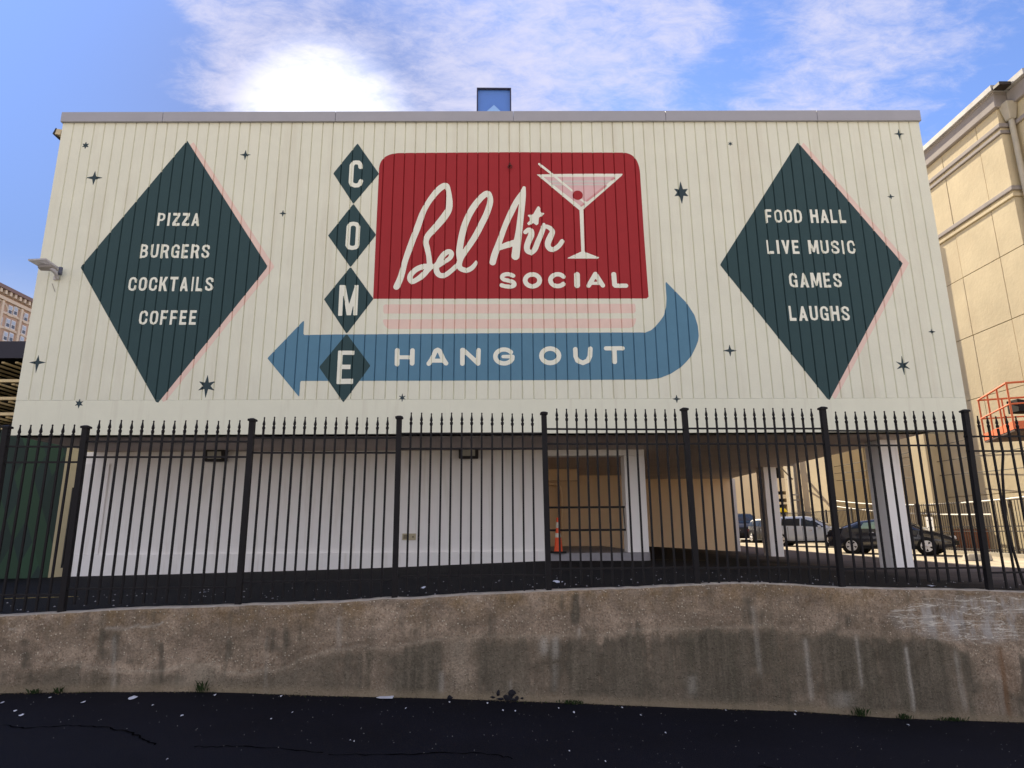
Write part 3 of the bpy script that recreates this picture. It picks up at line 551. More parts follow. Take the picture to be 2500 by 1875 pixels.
def paint(name, shapes, m, parent, layer, h=.02, **props):
    """shapes: list of ('p', pts) filled polygon, ('s', pts) stroke, ('-p' / '-s') cut out; coordinates are wall metres"""
    allp = np.concatenate([np.array([q[:2] for q in s[1]]) for s in shapes if s[0][0] != '-']); wmax = max([max([q[2] for q in s[1]]) for s in shapes if s[0] == 's'] + [0])
    x0, z0 = allp.min(0) - wmax / 2 - h; x1, z1 = allp.max(0) + wmax / 2 + h
    gx = set(np.round(np.linspace(x0, x1, max(2, int((x1 - x0) / h) + 1)), 4))
    ks = set()
    for s in seams:
        if x0 < s < x1: ks |= {round(s - GW, 4), round(s, 4), round(s + GW, 4)}
    gx = sorted({g for g in gx if all(abs(g - k) > .005 for k in ks)} | ks)
    gz = sorted(set(np.round(np.linspace(z0, z1, max(2, int((z1 - z0) / h) + 1)), 4)) | ({BANDZ - .004, BANDZ} if z0 < BANDZ < z1 else set()))
    gx = np.array(gx); gz = np.array(gz); X, Z = np.meshgrid(gx, gz, indexing='ij'); d = np.full(X.shape, 1e9)
    for s in shapes:
        if s[0] == 'p': d = np.minimum(d, sd_poly(s[1], X, Z))
        elif s[0] == 's': d = np.minimum(d, sd_stroke(s[1], X, Z))
        elif s[0] == '-p': d = np.maximum(d, -sd_poly(s[1], X, Z))
        elif s[0] == '-s': d = np.maximum(d, -sd_stroke(s[1], X, Z))
    vs, fs = [], []; off = D - .0016 * layer
    gr = {}
    def Yg(x, z):
        k = (round(float(x), 4), z < BANDZ - .002)
        if k not in gr: gr[k] = groove(float(x), float(z))
        return off + gr[k]
    def emit(poly):
        b = len(vs); xm = sum(p[0] for p in poly) / len(poly); zm = sum(p[1] for p in poly) / len(poly)
        for (x, z) in poly:
            vs.append((float(x), Yg(x, BANDZ - .01 if zm < BANDZ - .002 else BANDZ + .01), float(z)))
        fs.append(tuple(range(b, b + len(poly))))
    neg = d < 0
    for i in range(len(gx) - 1):
        run = None
        for j in range(len(gz) - 1):
            c = (neg[i, j], neg[i + 1, j], neg[i + 1, j + 1], neg[i, j + 1])
            if all(c) and not abs(gz[j] - (BANDZ - .004)) < 1e-6:
                if run is None: run = j
                if abs(gz[j + 1] - (BANDZ - .004)) < 1e-6: emit([(gx[i], gz[run]), (gx[i + 1], gz[run]), (gx[i + 1], gz[j + 1]), (gx[i], gz[j + 1])]); run = None
                continue
            if run is not None: emit([(gx[i], gz[run]), (gx[i + 1], gz[run]), (gx[i + 1], gz[j]), (gx[i], gz[j])]); run = None
            if not any(c) or abs(gz[j] - (BANDZ - .004)) < 1e-6: continue
            cor = [(i, j), (i + 1, j), (i + 1, j + 1), (i, j + 1)]; poly = []
            for k in range(4):
                a, b = cor[k], cor[(k + 1) % 4]; da, db = d[a], d[b]
                if da < 0: poly.append((gx[a[0]], gz[a[1]]))
                if (da < 0) != (db < 0): t = da / (da - db); poly.append((gx[a[0]] + (gx[b[0]] - gx[a[0]]) * t, gz[a[1]] + (gz[b[1]] - gz[a[1]]) * t))
            if len(poly) >= 3: emit(poly)
        if run is not None: emit([(gx[i], gz[run]), (gx[i + 1], gz[run]), (gx[i + 1], gz[-1]), (gx[i], gz[-1])])
    me = bpy.data.meshes.new(name); me.from_pydata(vs, [], fs); me.materials.append(m)
    return link(name, me, parent, **props)
def W(px, py): p = PY(px, py, D); return (p.x, p.z)
def WZ(o, s, pts): return [W(o[0] + q[0] / s, o[1] + q[1] / s) for q in pts]
def WS(o, s, pts, sm=True):                   # stroke points in zoomed-picture units (x, y, width)
    out = []
    for q in pts:
        p = W(o[0] + q[0] / s, o[1] + q[1] / s); p2 = W(o[0] + (q[0] + q[2]) / s, o[1] + q[1] / s); out.append((p[0], p[1], abs(p2[0] - p[0])))
    return smooth_pts(out) if sm else out

def paintm(n, c): return mat(n, c, rough=.72, spec=.3, var=.05, scale=4, bump=.1, bscale=25)
teal = paintm('dark_teal_paint', (.032, .070, .078)); red = paintm('brick_red_paint', (.36, .024, .030)); blue = paintm('denim_blue_paint', (.105, .240, .355))
pink = paintm('pale_pink_paint', (.83, .63, .55)); off = paintm('off_white_paint', (.86, .87, .76)); rose = paintm('dusty_rose_paint', (.70, .33, .34)); creamp = paintm('cream_lettering_paint', (.80, .765, .665))
pinkp = paintm('drink_pink_paint', (.76, .50, .50)); greyp = paintm('pale_band_paint', (.66, .62, .58)); starm = paintm('charcoal_teal_paint', (.035, .060, .072))

# big diamonds
def diamond(P, name, label=None, m=teal, layer=2, parent=B, h=.05):
    o = paint(name, [('p', [W(*p) for p in P])], m, parent, layer, h)
    if label: o['label'] = label
    return o
diamond([(471.5, 345.6), (670.3, 651), (400.3, 984.5), (213, 652)], 'diamond_shadow', m=pink, layer=1)
dL = diamond([(457.3, 343.5), (653.8, 651), (383.9, 986.3), (196.6, 652.5)], 'mural_diamond', 'dark teal painted diamond listing pizza, burgers, cocktails and coffee')
diamond([(1961.4, 348), (2219.3, 642.4), (2039, 976), (1774, 646)], 'diamond_shadow', m=pink, layer=1)
dR = diamond([(1947.2, 347), (2203.8, 643.4), (2024, 978.8), (1757.6, 646.5)], 'mural_diamond', 'dark teal painted diamond listing food hall, live music, games and laughs')

# condensed block alphabet: strokes in a 0..1 x 0..1 box
def arc(cx_, cy_, rx, ry, a0, a1, n=14): return [(cx_ + rx * math.cos(R(a0 + (a1 - a0) * i / n)), cy_ + ry * math.sin(R(a0 + (a1 - a0) * i / n))) for i in range(n + 1)]
T = .30                                       # stroke weight relative to letter width
def bar(x0, y0, x1, y1, wd): # flat-ended bar as a polygon
    L_ = math.hypot(x1 - x0, y1 - y0); nx, ny = -(y1 - y0) / L_ * wd / 2, (x1 - x0) / L_ * wd / 2; return ('p', [(x0 + nx, y0 + ny), (x1 + nx, y1 + ny), (x1 - nx, y1 - ny), (x0 - nx, y0 - ny)])
GL = {
 'P': [bar(.15, 0, .15, 1, .30), ('s', [(.15, .90), (.60, .90), (.80, .82), (.84, .68), (.80, .54), (.60, .44), (.15, .44)])],
 'I': [bar(.5, 0, .5, 1, .30)],
 'Z': [bar(.03, .89, .95, .89, .21), bar(.05, .11, 1, .11, .21), ('p', [(.60, .8), (.97, .8), (.40, .2), (.03, .2)])],
 'A': [('p', [(0, 0), (.31, 0), (.60, .98), (.38, .98)]), ('p', [(1, 0), (.69, 0), (.40, .98), (.62, .98)]), bar(.2, .28, .8, .28, .17)],
 'B': [bar(.15, 0, .15, 1, .30), ('s', [(.15, .90), (.58, .90), (.76, .83), (.78, .72), (.72, .60), (.5, .54), (.15, .54)]), ('s', [(.15, .53), (.56, .53), (.80, .44), (.85, .31), (.80, .17), (.58, .10), (.15, .10)])],
 'U': [('s', [(.16, .90), (.16, .30), (.24, .15), (.5, .10), (.76, .15), (.84, .30), (.84, .90)]), bar(.16, .8, .16, 1, .30), bar(.84, .8, .84, 1, .30)],
 'R': [bar(.15, 0, .15, 1, .30), ('s', [(.15, .90), (.58, .90), (.78, .83), (.82, .70), (.78, .57), (.58, .48), (.15, .48)]), ('p', [(.48, .52), (.80, .52), (1, 0), (.67, 0)])],
 'G': [('s', [(.85, .70), (.82, .82), (.68, .89), (.5, .91), (.27, .86), (.16, .72), (.15, .3), (.24, .15), (.5, .09), (.72, .12)]), bar(.84, .02, .84, .50, .28), bar(.52, .45, .98, .45, .15)],
 'E': [bar(.15, 0, .15, 1, .30), bar(.1, .91, .90, .91, .18), bar(.1, .50, .82, .50, .17), bar(.1, .09, .92, .09, .18)],
 'S': [('s', [(.84, .71), (.80, .84), (.5, .91), (.22, .84), (.16, .70), (.30, .57), (.68, .44), (.85, .30), (.78, .14), (.5, .09), (.20, .15), (.14, .29)])],
 'C': [('s', [(.86, .66), (.83, .80), (.68, .89), (.5, .91), (.27, .86), (.16, .72), (.15, .3), (.24, .15), (.5, .09), (.70, .11), (.84, .20), (.87, .36)])],
 'O': [('s', [(.5, .91), (.26, .86), (.16, .72), (.16, .28), (.26, .14), (.5, .09), (.74, .14), (.84, .28), (.84, .72), (.74, .86), (.5, .91)])],
 'K': [bar(.15, 0, .15, 1, .30), ('p', [(.62, 1), (.97, 1), (.45, .36), (.28, .46)]), ('p', [(.35, .55), (.60, .66), (1, 0), (.66, 0)])],
 'T': [bar(.5, 0, .5, .95, .30), bar(0, .91, 1, .91, .18)],
 'L': [bar(.15, 0, .15, 1, .30), bar(.1, .10, .92, .10, .20)],
 'F': [bar(.15, 0, .15, 1, .30), bar(.1, .91, .92, .91, .18), bar(.1, .49, .82, .49, .17)],
 'D': [bar(.15, 0, .15, 1, .30), ('s', [(.15, .91), (.5, .91), (.76, .82), (.85, .62), (.85, .38), (.76, .18), (.5, .09), (.15, .09)])],
 'H': [bar(.15, 0, .15, 1, .30), bar(.85, 0, .85, 1, .30), bar(.2, .52, .8, .52, .19)],
 'V': [('p', [(0, 1), (.33, 1), (.62, .0), (.40, .0)]), ('p', [(1, 1), (.67, 1), (.38, 0), (.60, 0)])],
 'M': [bar(.11, 0, .11, 1, .22), bar(.89, 0, .89, 1, .22), ('p', [(.02, 1), (.30, 1), (.60, .12), (.42, .12)]), ('p', [(.98, 1), (.70, 1), (.40, .12), (.58, .12)])],
}
WID = {'I': .42, 'M': 1.22, 'A': 1.05, 'E': .88, 'F': .88, 'L': .86, 'T': .98, 'K': 1.02}
def word(text, px0, px1, py0, py1, parent, m=off):
    ym = (py0 + py1) / 2; xa, za = W(px0, ym); xb, _ = W(px1, ym); zt = W((px0 + px1) / 2, py0)[1]; zb_ = W((px0 + px1) / 2, py1)[1]; H = zt - zb_
    gap = .26; tot = sum(.8 if c == ' ' else WID.get(c, 1.) + gap for c in text) - gap; u = (xb - xa) / tot; x = xa
    for c in text:
        if c == ' ': x += .8 * u; continue
        wl_ = WID.get(c, 1.) * u; ox = 0; wx2 = wl_
        if c == 'I': ox = x + wl_ / 2 - u / 2; wx2 = u
        else: ox = x
        sh = []
        for k, pts in GL[c]:
            if k == 'p': sh.append(('p', [(ox + p[0] * wx2, zb_ + p[1] * H) for p in pts]))
            else: sh.append(('s', [(*q, .27 * u) for q in [(ox + p[0] * wx2, zb_ + p[1] * H) for p in pts]]))
        paint('letter', sh, m, parent, 3, .013); x += wl_ + gap * u
word('PIZZA', 385, 488, 519.8, 551.5, dL); word('BURGERS', 342, 512.5, 596.3, 630.5, dL); word('COCKTAILS', 314, 521, 676, 711, dL); word('COFFEE', 340, 481, 757.6, 793, dL)
word('FOOD HALL', 1868.5, 2065, 511.5, 544.5, dR); word('LIVE MUSIC', 1872, 2088, 586.5, 620, dR); word('GAMES', 1926, 2054.5, 666, 702, dR); word('LAUGHS', 1926.5, 2074, 747, 783.5, dR)

# C O M E
def flat(o, s, pts, wd):
    out = []
    for a, b in zip(pts[:-1], pts[1:]):
        A = np.array(W(o[0] + a[0] / s, o[1] + a[1] / s)); C_ = np.array(W(o[0] + b[0] / s, o[1] + b[1] / s)); wm_ = wd / s / 100.; out.append(bar(A[0], A[1], C_[0], C_[1], wm_))
    return out
o3, s4 = (600, 300), 4.424; o4 = (600, 650)
ppm = 1566.73 / (13.8 * .974 + 4.5 * .2247)
def wd(zw, s): return zw / s / ppm
def dia4(o, P, lab, layer=3): q = paint('letter_diamond', [('p', WZ(o, s4, P))], teal, B, layer, .03); q['label'] = lab; return q
cC = dia4(o3, [(1208, 222), (1440, 550), (1163, 876), (946, 547)], 'small dark teal diamond with the letter C'); cO = dia4(o3, [(1163, 874), (1408, 1210), (1132, 1559), (890, 1218)], 'small dark teal diamond with the letter O')
cM = dia4(o4, [(1132, 7), (1380, 352), (1090, 731), (846, 358)], 'small dark teal diamond with the letter M'); cE = dia4(o4, [(1090, 729), (1348, 1075), (1055, 1472), (792, 1090)], 'dark teal diamond with the letter E over the arrow')
def rs(o, s, pts, wz): # round stroke with constant zoom width
    return ('s', WS(o, s, [(a, b, wz) for a, b in pts], False))
def fs(o, s, a, b, wz): A = W(o[0] + a[0] / s, o[1] + a[1] / s); C_ = W(o[0] + b[0] / s, o[1] + b[1] / s); return bar(*A, *C_, wd(wz, s))
paint('letter', [rs(o3, s4, [(1240, 478), (1238, 452), (1220, 430), (1190, 428), (1165, 432), (1146, 462), (1136, 640), (1146, 664), (1180, 678), (1212, 676), (1236, 655), (1244, 630)], 48), fs(o3, s4, (1230, 488), (1278, 488), 1)], off, cC, 4, .013)
paint('letter', [rs(o3, s4, [(1112, 1125), (1128, 1096), (1165, 1090), (1196, 1096), (1215, 1125), (1204, 1320), (1188, 1345), (1150, 1352), (1116, 1346), (1100, 1320), (1112, 1125)], 46)], off, cO, 4, .013)
paint('letter', [fs(o4, s4, (1036, 204), (1020, 536), 44), ('p', WZ(o4, s4, [(1040, 204), (1078, 204), (1122, 440), (1112, 530), (1090, 530)])), ('p', WZ(o4, s4, [(1182, 204), (1212, 204), (1136, 530), (1096, 530), (1112, 430)])), fs(o4, s4, (1198, 204), (1182, 530), 44)], off, cM, 4, .013)
paint('letter', [fs(o4, s4, (1024, 912), (1006, 1272), 50), fs(o4, s4, (1002, 935), (1174, 935), 46), fs(o4, s4, (1018, 1088), (1132, 1088), 48), fs(o4, s4, (984, 1245), (1160, 1243), 56)], off, cE, 4, .013)

# red sign panel
def corner(p0, p1, p2, n=10): return [tuple((1 - t) ** 2 * np.array(p0) + 2 * t * (1 - t) * np.array(p1) + t * t * np.array(p2)) for t in [i / n for i in range(n + 1)]]
Pn = [(911, 729.5), (918, 570), (925.3, 414)] + corner((925.3, 412), (928, 373.5), (980, 373.5)) + [(1250, 371.5), (1520, 372.6)] + corner((1520, 372.6), (1559, 373), (1562.8, 424)) + [(1572, 570), (1583.8, 728.8)]
panel = paint('sign_panel', [('p', [W(*p) for p in Pn])], red, B, 1, .05); panel['label'] = 'brick red painted sign panel with rounded top corners'
st1 = paint('stripe', [('p', [W(*p) for p in [(936, 743), (1551, 741.5), (1552.5, 764.3), (935.8, 765.3)]])], pink, B, 1, .04)
st2 = paint('stripe', [('p', [W(*p) for p in [(935, 779.5), (1553, 777.5), (1551, 789), (1546, 797), (1538, 800.5), (948, 802.8), (939, 795), (935.5, 786)]])], pink, B, 1, .03)
arrow_pts = [(652.7, 874.6), (742.6, 781.3), (740.7, 818), (820, 816.5), (900, 816.2), (1250, 813), (1500, 811.8), (1576, 811.7), (1590, 806), (1601, 796), (1612, 783), (1621, 770), (1626, 750), (1627.2, 728.5), (1624.4, 686.5)] + \
            [(1648, 710.5), (1677, 740.5), (1695.6, 769.6), (1703.5, 795), (1706, 820), (1704, 833), (1698.7, 847), (1688, 868.5), (1676, 883), (1663, 896), (1638.6, 912), (1613, 922.5), (1585, 926.5), (1550, 926.8), (1100, 929.3), (733.3, 930), (730.6, 969.5)]
arrow = paint('mural_arrow', [('p', [W(*p) for p in arrow_pts])], blue, B, 2, .03); arrow['label'] = 'blue painted arrow curling up at the right end'

# Bel Air script
o5, s5 = (900, 350), 5.53; o7 = (1200, 350); o6 = (900, 600); o8 = (1200, 600)
def script(o, strokes, parent=panel, layer=3, m=off): return paint('letter', [('s', WS(o, s5, st)) for st in strokes], m, parent, layer, .015)
script(o5, [[(372, 1938, 70), (383, 1925, 88), (440, 1790, 84), (490, 1600, 78), (545, 1440, 84), (600, 1290, 84), (655, 1150, 88), (722, 960, 80), (785, 835, 74), (870, 710, 80), (960, 612, 88), (1040, 572, 84), (1078, 640, 64), (1090, 770, 84), (1084, 880, 90), (1040, 965, 100), (955, 1075, 98), (875, 1165, 92), (800, 1250, 84), (772, 1330, 78), (792, 1420, 74), (812, 1520, 70), (824, 1640, 74), (824, 1680, 60)],
            [(900, 1662, 50), (840, 1665, 66), (750, 1662, 76), (655, 1696, 76), (580, 1760, 76), (557, 1822, 74), (588, 1868, 70), (655, 1838, 72), (730, 1782, 82), (795, 1712, 78), (850, 1665, 70), (905, 1650, 56)]], layer=3.0)
script(o5, [[(925, 1650, 70), (965, 1570, 76), (1025, 1492, 76), (1085, 1462, 72), (1120, 1492, 66), (1095, 1552, 62), (1020, 1602, 60), (950, 1650, 60)], [(950, 1600, 60), (918, 1650, 76), (914, 1712, 78), (942, 1768, 76), (990, 1788, 72), (1050, 1770, 70), (1120, 1716, 66), (1190, 1650, 62), (1215, 1625, 50)]], layer=3.4)
script(o5, [[(1235, 1560, 86), (1224, 1480, 86), (1232, 1400, 88), (1256, 1260, 88), (1292, 1120, 88), (1345, 990, 88), (1405, 880, 90), (1470, 790, 86), (1540, 715, 86), (1605, 678, 84), (1640, 730, 72), (1640, 800, 80), (1612, 900, 82), (1570, 1000, 84), (1520, 1100, 86), (1465, 1210, 84), (1405, 1310, 82), (1345, 1400, 80), (1290, 1480, 76), (1245, 1555, 76), (1222, 1640, 76), (1245, 1692, 74), (1320, 1715, 70), (1385, 1690, 68), (1432, 1640, 56), (1452, 1602, 40)]], layer=3.8)
script(o5, [[(1675, 1608, 86), (1702, 1500, 90), (1768, 1320, 78), (1848, 1100, 76), (1935, 910, 84), (2002, 780, 80), (2070, 680, 74), (2098, 600, 44)], [(2098, 600, 44), (2092, 700, 62), (2072, 820, 82), (2052, 1000, 84), (2028, 1200, 90), (2000, 1380, 106), (1982, 1525, 108)], [(1760, 1420, 60), (1850, 1380, 84), (1960, 1345, 88)]], layer=3.0)
script(o7, [[(458, 1200, 60), (495, 1168, 60), (535, 1182, 70), (535, 1240, 84), (505, 1310, 84), (478, 1390, 80), (486, 1450, 76), (535, 1478, 68)]], layer=3.0)
script(o7, [[(535, 1478, 68), (585, 1430, 74), (625, 1330, 72), (668, 1230, 70), (700, 1140, 64), (706, 1095, 44)], [(690, 1130, 50), (740, 1125, 60), (795, 1150, 64), (822, 1195, 70), (800, 1250, 84), (765, 1330, 84), (762, 1390, 76), (800, 1432, 72), (860, 1422, 68), (915, 1378, 66), (955, 1322, 62)]], layer=3.5)
paint('painted_star', [('p', WZ(o7, s5, [(620, 856), (640, 850), (658, 875), (660, 925), (690, 938), (715, 945), (690, 975), (640, 1003), (632, 1090), (605, 1108), (565, 1077), (500, 1108), (480, 1082), (518, 1042), (515, 1002), (488, 980), (498, 966), (560, 960), (600, 890)]))], off, panel, 3, .012)
# cocktail glass
gl = paint('cocktail_glass', [('p', WZ(o7, s5, [(610, 422), (950, 414), (1400, 411), (1772, 412), (1755, 440), (1240, 892), (1256, 1462), (1290, 1478), (1455, 1540), (1440, 1556), (1030, 1556), (1022, 1550), (1140, 1494), (1212, 1462), (1188, 905)])),
                              ('s', WS(o7, s5, [(642, 280, 30), (700, 325, 34), (798, 402, 32)], False))], off, panel, 3, .012)
gl['label'] = 'off-white painted cocktail glass with a pick and a red olive'
paint('drink_fill', [('p', WZ(o7, s5, [(700, 455), (1672, 452), (1208, 852)]))], pinkp, gl, 4, .012)
paint('drink_band', [('p', WZ(o7, s5, [(752, 502), (1622, 500), (1580, 530), (790, 532)]))], greyp, gl, 5, .012); paint('drink_band', [('p', WZ(o7, s5, [(800, 545), (1568, 545), (1545, 567), (832, 570)]))], greyp, gl, 5, .012)
paint('pick', [('s', WS(o7, s5, [(800, 405, 34), (1085, 640, 30)], False)), ('s', WS(o7, s5, [(1195, 755, 30), (1265, 800, 28)], False))], off, gl, 6, .012)
paint('glass_shade', [('s', WS(o7, s5, [(1655, 470, 26), (1620, 492, 26)], False)), ('s', WS(o7, s5, [(1540, 575, 28), (1400, 690, 28), (1290, 775, 26)], False)), ('s', WS(o7, s5, [(1245, 818, 26), (1210, 848, 20)], False))], rose, gl, 6, .012)
paint('olive', [('s', WS(o7, s5, [(1163, 703, 138)], False))], red, gl, 7, .012)

# SOCIAL and HANG OUT: round-ended strokes
def ell(cx_, cy_, rx, ry, a0, a1, wz, n=20): return [(cx_ + rx * math.cos(R(a0 + (a1 - a0) * i / n)), cy_ - ry * math.sin(R(a0 + (a1 - a0) * i / n)), wz) for i in range(n + 1)]
def lets(o, L_, parent, layer=3):
    for st in L_: paint('letter', [('s', WS(o, s5, q, False)) for q in st], off, parent, layer, .013)
lets(o8, [[ [(x, y, 58) for x, y in smooth_pts([(292, 406), (250, 388), (200, 385), (155, 400), (143, 428), (165, 455), (220, 470), (280, 485), (308, 512), (300, 540), (255, 552), (190, 548), (136, 534)])] ],
          [ell(552, 468, 98, 81, 0, 360, 64)], [ell(893, 466, 98, 80, 38, 322, 62)], [[(1153, 392, 78), (1156, 535, 78)]],
          [[(1312, 538, 62), (1402, 384, 66), (1502, 536, 62)], [(1345, 508, 44), (1465, 506, 44)]], [[(1650, 386, 66), (1662, 528, 66), (1672, 540, 60), (1815, 540, 60)]]], panel)
lets(o6, [[[(387, 1412, 64), (384, 1596, 66)], [(592, 1414, 62), (588, 1588, 64)], [(400, 1506, 54), (580, 1506, 54)]],
          [[(812, 1592, 62), (850, 1540, 66), (905, 1420, 62), (932, 1406, 62), (958, 1420, 62), (1010, 1540, 66), (1045, 1588, 62)], [(850, 1552, 56), (1010, 1552, 56)]],
          [[(1266, 1592, 62), (1266, 1408, 62), (1282, 1408, 56), (1478, 1590, 62), (1484, 1410, 62)]],
          [ell(1828, 1495, 118, 94, 38, 330, 60), [(1815, 1497, 46), (1945, 1497, 54), (1940, 1530, 58), (1915, 1562, 58)]]], arrow)
lets(o8, [[ell(792, 1485, 118, 97, 0, 360, 64)], [[(1132, 1398, 64), (1136, 1490, 64), (1160, 1550, 64), (1232, 1582, 62), (1300, 1552, 64), (1328, 1490, 64), (1334, 1390, 62)]],
          [[(1545, 1386, 58), (1770, 1384, 58)], [(1656, 1390, 64), (1662, 1566, 66)]]], arrow)
# stars
def star(px, py, ru, rd, rs_, n=4, wv=.16, rot=0):
    cx_, cz_ = W(px, py); s = 1 / (ppm); pts = []
    for k in range(n * 2):
        a = R(90 - 180 / n * k + rot)
        if k % 2 == 0:
            vert = abs(math.cos(a)) < .3; r = (ru if math.sin(a) > 0 else rd) if vert else rs_
            pts.append((cx_ + math.cos(a) * r * s, cz_ + math.sin(a) * r * s * 1.02))
        else:
            r = min(ru, rs_) * wv * 1.6; pts.append((cx_ + math.cos(a) * r * s, cz_ + math.sin(a) * r * s))
    paint('painted_star', [('p', pts)], starm, B, 1, .008)
for q in [(230, 434, 19, 21, 22, 4, .2), (599, 378, 14, 16, 15, 4, .2), (690.5, 521, 10, 10, 10, 4, .2), (91.5, 885, 18, 26, 20, 4, .2), (2195, 327, 15, 19, 15, 4, .18), (2175, 480, 9, 9, 11, 4, .2), (1782, 856, 16, 16, 18, 4, .18), (2275, 810, 10, 9, 10, 4, .2), (1652, 974, 11, 11, 11, 4, .2),
          (209, 355, 11, 11, 10, 6, .3), (193.5, 985, 12, 13, 11, 6, .28), (504.5, 942, 27, 30, 22, 6, .26), (982, 971, 12, 12, 10, 6, .22), (1663, 470, 32, 33, 21, 6, .32), (1783, 351, 8, 8, 8, 6, .22), (2204.5, 892, 26, 26, 20, 6, .2)]: star(*q)

# fittings on the building
rustm = mat('rusty_steel', (.06, .03, .025), rough=.8, var=.4, scale=30)
p = PY(1245, 403, D - .02); t = thing('wall_hook', 'small rusty ring and hook fixed high on the red sign panel', 'hook', p)
MB().box(-.012, .012, -.02, .02, -.04, .055).build('bracket', rustm, t)
MB().tube([(.05 * math.cos(a), -.03, -.06 + .04 * math.sin(a)) for a in np.linspace(0, 2 * math.pi, 13)], .009, 6).build('ring', rustm, t)
p = PY(999, 1310.5, FWY); t = thing('wall_vent', 'small beige vent plate low on the white wall', 'vent', (p.x, FWY - .02, p.z))
vm = mat('beige_plate', (.50, .44, .30), rough=.6); vd = mat('vent_dark', (.22, .19, .13), rough=.8)
MB().box(-.17, .17, -.012, .018, -.08, .08).build('plate', vm, t, bevel=.004); MB().box(-.14, -.02, -.016, -.0125, -.05, .05).build('grille', vd, t); MB().lathe([(0, -.02), (.022, -.02), (.022, 0)], 12, (.1, -.012, 0), 'y').build('knob', vd, t)
lampg = mat('lamp_glass', (.45, .44, .38), rough=.25, spec=.6); lampb = mat('dark_bronze_housing', (.018, .016, .016), rough=.5)
def wall_pack(cx_, cy_, lab):
    p = PY(cx_, cy_, FWY - .2); t = thing('flood_light', lab, 'lamp', (p.x, FWY, p.z), group='dark flood lights under the soffit')
    mb = MB(); mb.hexa([(-.25, -.22, -.16), (.25, -.22, -.16), (.25, -.02, -.14), (-.25, -.02, -.14), (-.25, -.30, .17), (.25, -.30, .17), (.25, -.02, .17), (-.25, -.02, .17)]); mb.build('housing', lampb, t, bevel=.02)
    a = [Vector((-.17, -.24, -.09)), Vector((.17, -.24, -.09)), Vector((.17, -.29, .09)), Vector((-.17, -.29, .09))]; MB().prism(a, (0, -.006, 0)).build('lens', lampg, t)
    for s in (-1, 1): MB().tube([(s * .25, -.1, .1), (s * .42, -.02, .22)], .008, 5).build('cable', lampb, t)
    MB().box(-.13, .13, -.16, -.02, .172, .24).build('bracket', lampb, t)
wall_pack(526, 1112, 'dark flood light under the soffit, left one above the white wall'); wall_pack(1144, 1105, 'dark flood light under the soffit, right one nearer the doorway')
# solar street light arm on the left
whp = mat('weathered_white_plastic', (.55, .53, .55), rough=.5, var=.15, scale=8); lightgrey = mat('lamp_underside', (.30, .27, .25), rough=.4)
t = thing('solar_light', 'white solar lamp on a bent arm at the left edge of the painted wall', 'lamp')
zz_ = PY(140, 655, D - .1).z
LQ = [PZ(68, 636, zz_ + .0), PZ(112, 634, zz_ + .0), PZ(143, 655, zz_), PZ(96, 651, zz_)]
a = PY(143, 656, D - .12); b = PY(112, 634, D - .45); c = PY(68, 636, D - .75); d_ = PY(96, 652, D - .42)
MB().prism([a, b, c, d_], (0, 0, .035)).build('solar_panel', whp, t)
e = [PY(143, 658, D - .12), PY(125, 645, D - .3), PY(92, 648, D - .5), PY(100, 656, D - .38), PY(120, 657, D - .25)]
MB().prism(e, (0, 0, -.05)).build('lamp_head', lightgrey, t, bevel=.01)
MB().tube([PY(122, 655, D - .25), PY(131, 661, D - .2), PY(138, 668, D - .12), PY(139, 679, D - .05)], .045, 8).build('arm', whp, t)
MB().box(PY(133, 680, D).x, PY(144, 680, D).x, D - .04, D, PY(138, 684, D).z, PY(138, 676, D).z).build('foot_plate', whp, t)
q = PY(147.5, 662, D - .1); MB().lathe([(0, -.09), (.04, -.09), (.042, .0), (.035, .01), (.042, .02), (.04, .09), (0, .09)], 12, q).build('sensor', mat('grey_sensor', (.10, .11, .16), rough=.4), t)
MB().tube([PY(127, 692, D - .015), PY(134, 712, D - .015)], .006, 5).build('wire', lightgrey, t)
# security camera at the top left corner
t = thing('security_camera', 'small cream camera with dark hood at the upper left corner of the building', 'camera')
pc = PY(146, 327, D + .1); MB().hexa([pc + Vector(v_) for v_ in [(-.05, -.1, -.07), (.09, -.1, -.09), (.09, .1, -.09), (-.05, .1, -.07), (-.02, -.1, .08), (.1, -.1, .06), (.1, .1, .06), (-.02, .1, .08)]]).build('body', mat('cream_plastic', (.6, .5, .32), rough=.5), t, bevel=.01)
MB().prism([pc + Vector(v_) for v_ in [(-.10, -.1, -.06), (-.06, -.1, -.10), (.03, -.1, -.13), (.03, -.1, -.115), (-.05, -.1, -.08), (-.03, -.1, .09), (-.045, -.1, .10)]], (0, .22, 0)).build('hood', lampb, t)
MB().tube([pc + Vector((.05, 0, .06)), pc + Vector((.07, .02, .11)), pc + Vector((.17, .02, .10))], .015, 6).build('bracket', lampb, t)

